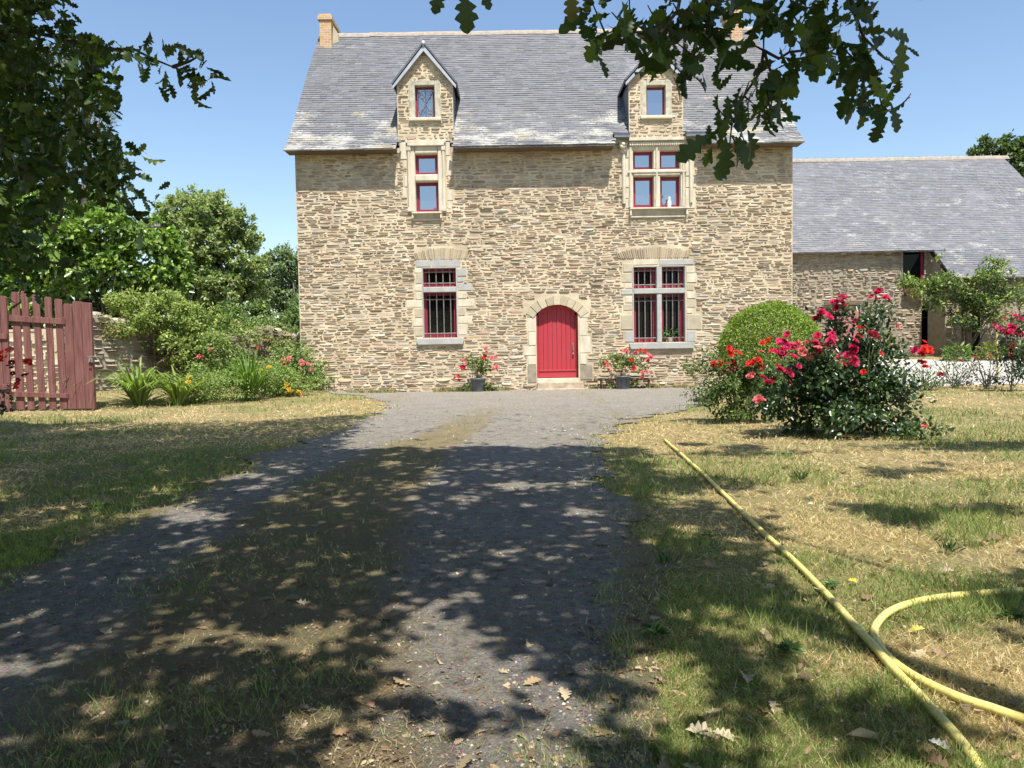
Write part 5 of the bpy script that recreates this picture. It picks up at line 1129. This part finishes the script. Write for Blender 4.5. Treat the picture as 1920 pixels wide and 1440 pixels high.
# hanging branch, upper right (about three metres off)
RS = [(1150, 35), (1130, 78), (1178, 55), (1198, 92), (1215, 22), (1240, 60), (1250, 112), (1282, 55), (1300, 100), (1322, 48), (1292, 132), (1330, 122), (1350, 75), (1262, 18), (1312, 5), (1225, 100), (1395, 88), (1402, 25), (1345, 212), (1372, 245), (1380, 290), (1402, 165), (1440, 180), (1452, 212), (1418, 232), (1360, 285), (1442, 135), (1478, 100), (1500, 60), (1522, 22), (1482, 32), (1560, 102), (1580, 42), (1600, 112), (1622, 60), (1642, 22), (1600, 165), (1580, 132), (1650, 112), (1685, 118), (1640, 182), (1652, 205), (1672, 222), (1620, 5), (1545, 5), (1512, 102), (1542, 80), (1386, 200), (1410, 205), (1430, 205), (1270, 90), (1340, 20), (1560, 60), (1620, 130), (1575, 100), (1300, 40), (1655, 165), (1180, 10), (1110, 8), (1375, 10), (1440, 12)]
A1 = on_y(1432, -170, 3.0); A2 = on_y(1600, -200, 3.0); A3 = on_y(1280, -180, 3.0)
def tw(mb, pts, r0, r1):
    n_ = len(pts); mb.tube(pts, [r0+(r1-r0)*i/(n_-1) for i in range(n_)], 5)
nodes = {'a': [(1432, -170), (1436, -40), (1432, 40), (1432, 95)], 'b': [(1432, 95), (1460, 110), (1480, 98), (1530, 92), (1600, 110), (1640, 150), (1655, 200)], 'c': [(1432, 95), (1425, 135), (1395, 180), (1372, 235), (1366, 290)], 'd': [(1280, -180), (1290, -60), (1270, 20), (1240, 60), (1180, 60), (1140, 75)], 'e': [(1290, -60), (1330, 10), (1330, 70), (1300, 105)], 'f': [(1600, -200), (1585, -60), (1600, 20), (1620, 70), (1660, 110), (1685, 120)], 'g': [(1585, -60), (1530, 0), (1500, 50)], 'h': [(1432, 95), (1450, 150), (1445, 210)]}
depth = {}
for key, pl_ in nodes.items(): tw(rtw, [on_y(x, y, 2.75+.12*math.sin(x*.02)) for x, y in pl_], .010 if key in 'adf' else .006, .0025)
for (x, y) in RS:
    Yd = 2.75+.12*math.sin(x*.02)+random.uniform(-.18, .22); c = on_y(x+random.uniform(-5, 5), y-12, Yd)
    edge = (x > 1640 or y > 200); rightL.append(spray(c, random.choice((5, 6, 7)) if not edge else 4, .106 if not edge else .10, 1.5, .8))
    best = min(((x-a)**2+(y-b)**2, a, b) for pl_ in nodes.values() for a, b in pl_); tw(rtw, [on_y(best[1], best[2], 2.75+.12*math.sin(best[1]*.02)), c], .004, .002)
def one(c, axis, nrm, ln, col=(.05, .085, .026)): return (np.array([c]), frames(np.array([axis], float), np.array([nrm], float)), np.full((1, 3), ln), np.array([col]))
for (x, y, ax, ln, col) in ((868, -28, (.12, 0, -1), .155, (.05, .09, .03)), (830, -30, (-.3, 0, -1), .10, (.05, .08, .03)), (895, -30, (.5, .1, -.8), .09, (.05, .08, .03)), (1068, -25, (.12, 0, -1), .115, (.17, .15, .03)), (1100, -22, (.1, .1, -1), .075, (.13, .15, .03)), (1125, -25, (.3, .1, -1), .07, (.08, .10, .03)), (1330, 250, (-.9, 0, -.75), .14, (.05, .085, .03)), (1360, 255, (.05, .1, -1), .14, (.05, .085, .03)), (1385, 255, (.4, 0, -.9), .12, (.05, .085, .03)), (1690, 70, (.15, .3, -1), .15, (.10, .15, .06)), (1670, 195, (.4, 0, -1), .10, (.05, .085, .03)), (1655, 60, (1.0, .1, -.1), .11, (.08, .12, .05))):
    rightL.append(one(on_y(x, y, 2.7), ax, (.2, -1, .25), ln, col))
tw(rtw, [on_y(1290, -150, 2.75), on_y(1080, -120, 2.7), on_y(900, -90, 2.7), on_y(832, -40, 2.7)], .008, .003)
for x, y in ((868, -28), (895, -30), (1068, -25), (1100, -22), (1125, -25)): tw(rtw, [on_y(x+4, -100, 2.7), on_y(x, y, 2.7)], .004, .002)
# left oak: dark mass and its two reaching arms
LP = [(-120, -60), (118, -60), (128, 40), (150, 70), (205, 95), (212, 150), (200, 195), (215, 260), (255, 300), (240, 335), (190, 345), (150, 360), (110, 395), (85, 450), (40, 490), (-120, 540)]
cnt = 0
while cnt < 620:
    x, y = random.uniform(-120, 260), random.uniform(-60, 520)
    if not inpoly(np.array([x]), np.array([y]), LP)[0]: continue
    if (x-120)**2+(y-125)**2 < 24**2 or (x-165)**2/1.2+(y-215)**2 < 17**2 or (x-170)**2+(y-280)**2 < 12**2: continue
    Yd = random.uniform(5.0, 9.5); leftL.append(spray(on_y(x, y, Yd), random.choice((6, 7, 8, 9)), .125, 2.2, .3)); cnt += 1
for x, y, Yd, n_ in [(155, 72, 5, 7), (185, 105, 5, 7), (175, 85, 5, 6), (228, 112, 4.8, 5), (262, 100, 4.7, 5), (285, 118, 4.7, 5), (268, 125, 4.7, 4), (292, 104, 4.7, 4), (318, 150, 4.6, 5), (348, 165, 4.6, 6), (378, 148, 4.5, 5), (352, 128, 4.5, 5), (398, 160, 4.5, 3), (340, 100, 4.5, 2), (380, 98, 4.5, 3), (330, 128, 4.5, 4), (182, 150, 5, 3), (205, 165, 5, 2), (205, 112, 4.9, 5),
                   (190, 300, 5.2, 4), (214, 290, 5.2, 5), (240, 305, 5.2, 5), (262, 300, 5.1, 4), (200, 330, 5.2, 6), (228, 342, 5.2, 5), (250, 335, 5.2, 3), (208, 275, 5.2, 3), (165, 320, 5.2, 6),
                   (232, 375, 5.4, 5), (262, 395, 5.3, 5), (250, 425, 5.3, 5), (275, 440, 5.2, 2), (298, 368, 5.2, 2), (225, 400, 5.4, 5), (262, 370, 5.3, 3),
                   (25, 535, 5.6, 3), (60, 545, 5.6, 3), (150, 520, 5.6, 3), (170, 505, 5.6, 3), (120, 510, 5.6, 3), (30, 500, 5.6, 6), (90, 500, 5.6, 5), (140, 485, 5.6, 5), (35, 580, 5.6, 2)]:
    leftL.append(spray(on_y(x, y-6, Yd), n_, .115, 1.6, .25))
for pl_, Yd in (([(60, 60), (140, 78), (200, 92), (250, 92), (290, 112), (330, 128), (375, 145)], 4.7), ([(325, 125), (355, 115), (382, 100)], 4.5), ([(60, 290), (140, 298), (190, 300), (255, 305)], 5.2), ([(150, 330), (220, 370), (258, 420)], 5.3), ([(20, 430), (90, 490), (165, 512)], 5.6)):
    tw(ltw, [on_y(x, y, Yd+(1.2-1.2*i/len(pl_))) for i, (x, y) in enumerate(pl_)], .016, .003)
# crown above and behind: leaf sprays lifted along the sunbeams from where the shade lies
def cover(px, py, x, y):
    """how much of the ground is in leaf shade, by place"""
    c = np.where(y < 9.3+.9*(fbm(x*1.6, x*0+3, 5, 3)-.5), 1.0, 0.0)
    far = sstep(-1.6, -2.6, x+0.12*(y-9))                       # left lawn is shaded farther out
    c = np.maximum(c, far*np.where(y < 14.2+.5*np.sin(x*1.7), .97, 0))
    c = np.where((x > -1.7) & (x < 1.2) & (y > 8.2), c*sstep(9.9, 9.0, y+.25*np.sin(x*5)), c)
    # right lawn: broken, sunny patches
    rl = sstep(.30, .75, x-.12*y)
    spots = fbm(x*.75+3, y*.55+1, 61, 3)
    c = np.where(rl > .3, np.where(spots > .70, .82, .06)*np.where(y < 11.5, 1, .0), c)
    def ell(cx_, cy_, rx, ry): return np.exp(-(((x-cx_)/rx)**2+((y-cy_)/ry)**2))
    c = np.maximum(c, .98*ell(1.45, 6.8, .8, .5)); c = np.maximum(c, .98*ell(1.1, 4.6, .55, .42)); c = np.maximum(c, .98*ell(.76, 3.0, .34, .7)); c = np.maximum(c, .95*ell(1.15, 2.45, .3, .22)); c = np.maximum(c, .7*ell(2.6, 8.6, 1.2, .3)); c = np.maximum(c, .9*ell(5.4, 8.9, 1.4, .4)); c = np.maximum(c, .8*ell(3.4, 5.6, .5, .25)); c = np.maximum(c, .8*ell(2.3, 3.2, .35, .15))
    c = c-.95*ell(-.85, 3.25, .26, .22)-.9*ell(-1.95, 3.0, .22, .10)
    zone = 1.3*ell(.15, 2.6, .8, .75)+1.0*ell(.05, 3.8, .75, .7)+.45*ell(0, 5.2, 1.0, .8)+.7*ell(-1.3, 3.0, .9, .5)+.75*ell(-.2, 7.0, 1.2, 1.1)+.8*ell(-2.8, 6.2, 1.0, 1.2)+.9*ell(-4.2, 7.3, 1.6, 1.3)+.5*ell(-.6, 2.4, .8, .4)+.5*ell(-6.5, 9.5, 2, 1.5)
    zc_ = np.clip(zone, 0, 1.1); nz_ = .45*fbm(x*2.2+7, y*2.4, 99, 1)+.55*fbm(x*5.2+7, y*5.6, 95, 2); hole = sstep(.588-.125*zc_, .612-.125*zc_, nz_); hole2 = sstep(.73, .76, fbm(x*3.6+2, y*3.6, 44, 2))
    c = c-hole*np.clip(zone, 0, 1)*1.1-hole2*.95*(y < 9)
    return np.clip(c, 0, 1)
n_try = 560000; gx_ = rng.uniform(-11, 8, n_try); gy_ = rng.uniform(-5, 15, n_try)
hh_ = 6.6+1.5*(fbm(gx_*.6, gy_*.6, 123, 2)-.5)*2+rng.uniform(-1.0, 1.0, n_try)
hh_ = np.where(gy_ < 5.5, rng.uniform(3.9, 5.6, n_try), hh_); cv_ = cover(0, 0, gx_, gy_); keep = rng.random(n_try) < np.where(cv_ > .8, .62, np.where(cv_ > .5, .34, np.where(cv_ > .3, .08, .005)))
gx_, gy_, hh_ = gx_[keep], gy_[keep], hh_[keep]
P = np.stack([gx_, gy_, np.zeros_like(gx_)], 1)+SUN[None]*(hh_/SUN[2])[:, None]
# keep the crown clear of the view frame
d_ = P-EYE; q_ = d_@_f; vis = (q_ > .1) & (np.abs(d_@_r/np.maximum(q_, .1)) < .74) & ((d_@_u)/np.maximum(q_, .1) < .56)
P = P[~vis]
print('crown leaves', len(P))
def crown_leaves(P, per=1):
    n_ = len(P); c = P; a = rdir(n_); nr = rdir(n_)*.7+np.array([0, -.3, 1.]); s = .145*(.7+.5*rng.random(n_))
    return c, frames(a, nr), s[:, None]*np.ones(3), palette(n_, (.055, .09, .028), .3, .12)
LT_base = np.array([-6.4, 1.2, 0]); RT_base = np.array([3.6, -2.4, 0])
isL = P[:, 0] < -1.4
def oak(base, label, P, near, twigs, h0=4.6):
    rt = root('oak_tree', label, 'tree', tuple(base)); mb = MB()
    fork = base+np.array([0, 0, h0]); mb.tube([base-[0, 0, .2], base+[.05, .02, .5], base+[.12, 0, 2.2], fork], [.52, .40, .34, .30], 14)
    near_P = P[np.linalg.norm(P-fork, axis=1) < 5.5]; anc = near_P[rng.choice(len(near_P), min(15, len(near_P)), replace=False)]
    for t in anc:
        m1 = fork+(t-fork)*.35+np.array([random.uniform(-.3, .3), random.uniform(-.3, .3), .5]); m2 = fork+(t-fork)*.7+np.array([random.uniform(-.3, .3), random.uniform(-.3, .3), .25]); pts = [fork-[0, 0, .3], m1, m2, t]
        ok = True
        for s_ in np.linspace(0, 1, 12):
            for a_, b_ in zip(pts[:-1], pts[1:]):
                d = a_+(b_-a_)*s_-EYE; q = d@_f
                if q > .1 and abs(d@_r/q) < .70 and (d@_u)/q < .53: ok = False
        if ok: mb.tube(pts, [.11, .06, .03, .010], 7)
    mb.build('trunk', M['bark'], rt, True)
    tg = twigs.build('twigs', M['twig'], rt, True)
    scatter('hanging_leaves', OAK, *cat(*near), M['oakleaf'], rt); scatter('crown', OAKLO, *crown_leaves(P), M['oakleaf'], rt); return rt
# link the hanging twigs to the crowns
tw(rtw, [RT_base+[0, 0, 4.4], np.array([2.6, -.4, 5.2]), np.array([1.6, 1.4, 4.6]), A1*.5+A2*.5+[0, 0, .2], A1], .05, .011); tw(rtw, [A1*.5+A2*.5+[0, 0, .2], A2], .012, .010); tw(rtw, [np.array([1.6, 1.4, 4.6]), A3+[0, 0, .2], A3], .02, .010); tw(rtw, [A3, on_y(1290, -150, 2.75)], .01, .008)
q0 = on_y(-260, 60, 6.0); tw(ltw, [LT_base+[0, 0, 4.2], q0, on_y(-60, 50, 6.0), on_y(60, 60, 5.9)], .07, .02); tw(ltw, [q0, on_y(-100, 250, 6.3), on_y(60, 290, 6.3)], .04, .018); tw(ltw, [q0, on_y(-100, 350, 6.8), on_y(20, 430, 6.7)], .04, .018)
# more foliage over the dark mass so that it stands in its own shade
ex_ = rng.uniform([-7.5, 3.5, 3.6], [-2.6, 9.0, 6.5], (9000, 3)); d_ = ex_-EYE; q_ = d_@_f; vis = (q_ > .1) & ((d_@_r)/q_*FPX+CX > 60) & (CY-FPX*(d_@_u)/q_ > -40); ex_ = ex_[~vis]
oak(LT_base, 'oak with a mass of dark lobed leaves filling the upper left', np.concatenate([P[isL], ex_]), leftL, ltw)
branch_shade = rng.uniform([.40, 1.25, 4.2], [2.0, 2.1, 4.9], (1000, 3))  # unseen leaves added above the hanging branch to keep it in shade
oak(RT_base, 'oak whose dark leafy branch hangs into the sky at upper right', np.concatenate([P[~isL], branch_shade]), rightL, rtw)

# ================================================================== HOSE
def hose_pts(lst): return [np.array(list(gnd(x, y, .02))) for x, y in lst]
def smooth(pts, n_=10):
    o = []; P_ = [pts[0]]+list(pts)+[pts[-1]]
    for i in range(1, len(P_)-2):
        for k in range(n_):
            t = k/n_; a, b_, c, d = P_[i-1], P_[i], P_[i+1], P_[i+2]
            o.append(.5*((2*b_)+(-a+c)*t+(2*a-5*b_+4*c-d)*t*t+(-a+3*b_-3*c+d)*t**3))
    o.append(P_[-2]); return o
wig = lambda P_: [p+np.array([.005*math.sin(i*.17)+.0015*math.sin(i*.53+1), .003*math.sin(i*.21), 0]) for i, p in enumerate(P_)]
h1 = wig(smooth(hose_pts([(1246, 825), (1290, 866), (1350, 920), (1420, 985), (1500, 1060), (1575, 1145), (1640, 1215), (1700, 1280), (1765, 1352), (1840, 1445), (1950, 1600)])))
h2 = smooth(hose_pts([(2150, 1112), (2030, 1104), (1920, 1106), (1830, 1110), (1740, 1121), (1678, 1142), (1646, 1170), (1640, 1196), (1660, 1226), (1710, 1266), (1790, 1308), (1860, 1333), (1935, 1356), (2100, 1400), (2250, 1420)]))
for pts, lab in ((h1, 'yellow garden hose running straight across the right lawn towards the camera'), (h2, 'yellow garden hose loop bending in from the right edge')):
    mb = MB(); pts = [np.array([p[0], p[1], float(height(p[0], p[1]))+.026+.004*math.sin(i*.13)]) for i, p in enumerate(pts)]; mb.tube(pts, .0165, 14); tag(mb.build('garden_hose', M['hose'], None, True), lab, 'hose')

# ================================================================== GRASS, LITTER, PEBBLES
def ground_pts(N, ymin=1.9, ymax=21, spread=.82, pw=1.0):
    u = rng.random(N); y = 1/((1/ymin)+(1/ymax-1/ymin)*u); x = rng.uniform(-1, 1, N)*y*spread; return x, y
N = 860000; x, y = ground_pts(N, 1.9, 26, .98)
ind = in_drive(x, y); mid = bandf(x, y)
bed = inpoly(x, y, [tuple(WA), tuple(WB), (-5.4, 22.4), (-11.0, 20.0)])
dry = fbm(x*.55+2, y*.55, 71, 4); dry2 = fbm(x*2.3, y*2.3, 81, 3)
inyard = inpoly(x, y, YARD) & (x > 8)
thin = fbm(x*1.4, y*1.4, 91, 4); ew = .10+.35*fbm(x*3, y*3, 14, 2); edge = ind & ~(in_drive(x-ew, y) & in_drive(x+ew, y))
keepp = np.where(ind, rng.random(N) < np.maximum(mid*.20*(dry2 > .42), edge*.38), rng.random(N) < np.clip(.35+1.5*(thin-.35), .12, 1)) & ~bed & ~inyard & ~((y > 21.6) & (x < 8.2))
x, y, ind, dry, dry2 = x[keepp], y[keepp], ind[keepp], dry[keepp], dry2[keepp]; n_ = len(x)
greenness = np.clip((dry-.46)*6+.38+(dry2-.5)*1.6-.25*(y > 14), .04, .85); greenness = np.where(ind, .35, greenness)
leftlawn = x < -2; greenness = np.where(x > .5, greenness-.16*(y < 9)-.03, greenness); greenness = np.where(leftlawn, np.clip(greenness-.04, 0, .8), greenness)
isg = rng.random(n_) < greenness
z = height(x, y)
col = np.where(isg[:, None], palette(n_, (.19, .25, .075), .4, .15, (.32, .38, .14), .3), palette(n_, (.56, .44, .24), .5, .08, (.76, .65, .42), .22))
hgt = np.where(isg, .035+.055*rng.random(n_)*np.where(dry2 > .56, 1.8, .7), .03+.045*rng.random(n_)); hgt = hgt*np.clip(.7+.03*y, .7, 1.2)
wid = np.clip(.0016*y*.55, .0026, .016)*(.7+.6*rng.random(n_))
lay = np.where(isg, .75, 1.6); a = rdir(n_)*lay[:, None]; a[:, 2] = np.abs(a[:, 2])*.3+np.where(isg, .8, .30)
nr = np.stack([rng.normal(size=n_), rng.normal(size=n_), np.full(n_, .2)], 1)
tag(scatter('grass', BLADE, np.stack([x, y, z-.004], 1), frames(a, nr), np.stack([wid, hgt, hgt], 1), col, M['blade']), kind='stuff')
# dead leaves and bits on the ground
N = 7500; x, y = ground_pts(N, 1.9, 16, .8); near_ = in_drive(x, y); prob = np.where(near_, .30+.7*np.exp(-((x-.45)/.5)**2)+.5*bandf(x, y), .38); k = rng.random(N) < prob*.8; x, y = x[k], y[k]; n_ = len(x)
a = rdir(n_); a[:, 2] *= .15; nr = rdir(n_)*.45; nr[:, 2] += 1
s = np.where(rng.random(n_) < .12, .05+.04*rng.random(n_), .012+.024*rng.random(n_))
tag(scatter('leaf_litter', OAK, np.stack([x, y, height(x, y)+.020+.006*rng.random(n_)], 1), frames(a, nr), s[:, None]*np.stack([.9+.4*rng.random(n_), np.ones(n_), rng.uniform(-1, 4.5, n_)], 1), palette(n_, (.25, .18, .105), .45, .12, (.42, .34, .22), .25), M['dryleaf']), kind='stuff')
# twigs and straw on the drive
N = 80000; x, y = ground_pts(N, 1.9, 18, .8); k = in_drive(x, y) & (rng.random(N) < .06+.6*bandf(x, y, True)); x, y = x[k], y[k]; n_ = len(x); a = rdir(n_); a[:, 2] = np.abs(a[:, 2])*.12
s = .012+.045*rng.random(n_)**1.6
tag(scatter('straw', BLADE, np.stack([x, y, height(x, y)+.020], 1), frames(a, np.tile([0, 0, 1.], (n_, 1))+rdir(n_)*.3), np.stack([.0019*np.ones(n_), s, s*.8], 1), palette(n_, (.24, .175, .095), .5, .1, (.42, .33, .2), .25), M['dryleaf']), kind='stuff')
# pebbles
N = 26000; x, y = ground_pts(N, 1.9, 15, .8); k = in_drive(x, y) & (rng.random(N) < np.clip(1.05-bandf(x, y), .12, 1)); x, y = x[k], y[k]; n_ = len(x)
OCT = (np.array([(1, 0, 0), (.3, .9, 0), (-.8, .6, 0), (-.9, -.5, 0), (.2, -1, 0), (.75, -.5, 0), (.45, .1, .55), (-.25, .35, .65), (-.2, -.4, .6)]), [(0, 1, 6), (1, 7, 6), (1, 2, 7), (2, 3, 7), (3, 8, 7), (3, 4, 8), (4, 5, 8), (5, 6, 8), (5, 0, 6), (6, 7, 8)])
s = (.0025+.0075*rng.random(n_)**4)*np.clip(y/4, .8, 2.2); th = rng.random(n_)*6.28; Rz = np.stack([np.stack([np.cos(th), -np.sin(th), 0*th], 1), np.stack([np.sin(th), np.cos(th), 0*th], 1), np.stack([0*th, 0*th, 1+0*th], 1)], 1)
tag(scatter('pebbles', OCT, np.stack([x, y, height(x, y)+.017], 1), Rz, s[:, None]*np.ones(3), palette(n_, (.25, .225, .19), .65, .07, (.46, .43, .38), .14), M['pebble']), kind='stuff')
# dried gravel verge clumps by the facade foot
x = rng.uniform(XL, XR, 5200); y = D-.02-np.abs(rng.normal(size=5200))*.22; k = (fbm(x*2, y*0, 17, 3) > .46) & ~((x > DX0-.2) & (x < DX1+.3)); x, y = x[k], y[k]; n_ = len(x); a = rdir(n_)*.6; a[:, 2] = .8
g = rng.random(n_) < .5; hgt = .08+.10*rng.random(n_)
tag(scatter('weeds', BLADE, np.stack([x, y, 0*x], 1), frames(a, rdir(n_)), np.stack([.014*np.ones(n_), hgt, hgt], 1), np.where(g[:, None], palette(n_, (.13, .17, .05), .3), palette(n_, (.42, .33, .18), .3)), M['blade']), kind='stuff')
# single things lying on the grass
def lone(px, py, name, label, cat_, ln, col, ax=(1, .2, 0), tm=OAK, curl=3.0, nrm=(0.1, -.5, 1)):
    p = gnd(px, py); p[2] = float(height(p[0], p[1]))+.03; rt = scatter(name, tm, np.array([p]), frames(np.array([ax], float), np.array([nrm], float)), np.array([[ln, ln, ln*curl]]), np.array([col]), M['dryleaf']); tag(rt, label, cat_)
lone(1402, 1296, 'fallen_leaf', 'large tan dry oak leaf lying at the edge of the drive, right of centre', 'leaf', .11, (.48, .38, .24), (.3, 1, .3))
lone(1590, 1095, 'fallen_leaf', 'yellow fallen leaf on the grass right of the straight hose', 'leaf', .07, (.62, .52, .06), (1, .1, 0))
lone(1455, 1108, 'fallen_leaf', 'pale grey fallen leaf left of the straight hose', 'leaf', .06, (.55, .48, .40), (-1, .5, .1))
lone(1790, 1075, 'fallen_leaf', 'pinkish brown dead leaf on the lawn above the hose loop', 'leaf', .09, (.45, .34, .28), (-1, .4, .1))
lone(1735, 1190, 'fallen_leaf', 'small yellow leaf inside the hose loop', 'leaf', .06, (.6, .5, .12), (-1, .2, .1))
lone(1515, 950, 'fallen_leaf', 'whitish curled leaf far out on the sunlit lawn', 'leaf', .07, (.52, .47, .38), (1, .3, .1))
lone(1285, 1385, 'fallen_leaf', 'large crumpled whitish leaf at the lower edge of the drive', 'leaf', .10, (.46, .39, .28), (1, .0, .1), nrm=(.2, -.5, .9))
lone(1335, 1388, 'fallen_leaf', 'pale curled leaf touching the large crumpled whitish one', 'leaf', .07, (.48, .41, .28), (.6, -.3, .1))
lone(1740, 1405, 'fallen_leaf', 'silvery leaf near the bottom right beside the hose', 'leaf', .06, (.42, .43, .40), (.6, -.5, .1))
lone(1585, 1395, 'fallen_leaf', 'long narrow straw coloured leaf at the bottom of the lawn', 'leaf', .12, (.45, .36, .2), (1, -.1, .0), LANCE)
# little broadleaf weeds in the turf
for k, (px, py, s, lab) in enumerate(((1075+400, 1225, .08, 'flat dandelion rosette in the foreground lawn left of the hose'), (1560, 1100, .06, 'dark creeping weed under the straight hose'), (1780, 1075-40, .11, 'tall blue green grass tuft on the sunny lawn'), (1905, 1160, .09, 'leafy weed at the right edge inside the hose loop'), (1330, 1010, .06, 'clover patch beside the top of the hose'), (185, 955, .12, 'broad leaved weed on the shaded left verge'), (1500, 905, .14, 'blue green grass tuft in front of the big rose bush'), (1250, 1060, .10, 'green weed tuft at the drive edge'), (1230, 1190, .09, 'trailing weed at the drive\'s right edge'))):
    p = gnd(px, py); p[2] = float(height(p[0], p[1])); n_ = 34; tufty = 'tuft' in lab; s *= .66
    a = rdir(n_); a[:, 2] = np.abs(a[:, 2])*.3+(.9 if tufty else .12); pos = np.tile(p, (n_, 1))+rng.normal(size=(n_, 3))*[s*.3, s*.3, 0]+[0, 0, .02]
    rt = tag(scatter('weed', LANCE if tufty else LEAF, pos, frames(a, rdir(n_)*.5+[0, 0, 1]), np.stack([s*(.25 if tufty else .8)*np.ones(n_), s*(.7+.6*rng.random(n_)), s*np.ones(n_)], 1), palette(n_, (.09, .15, .05), .3, .1, (.2, .27, .12), .3), M['leaf']), lab, 'weed')
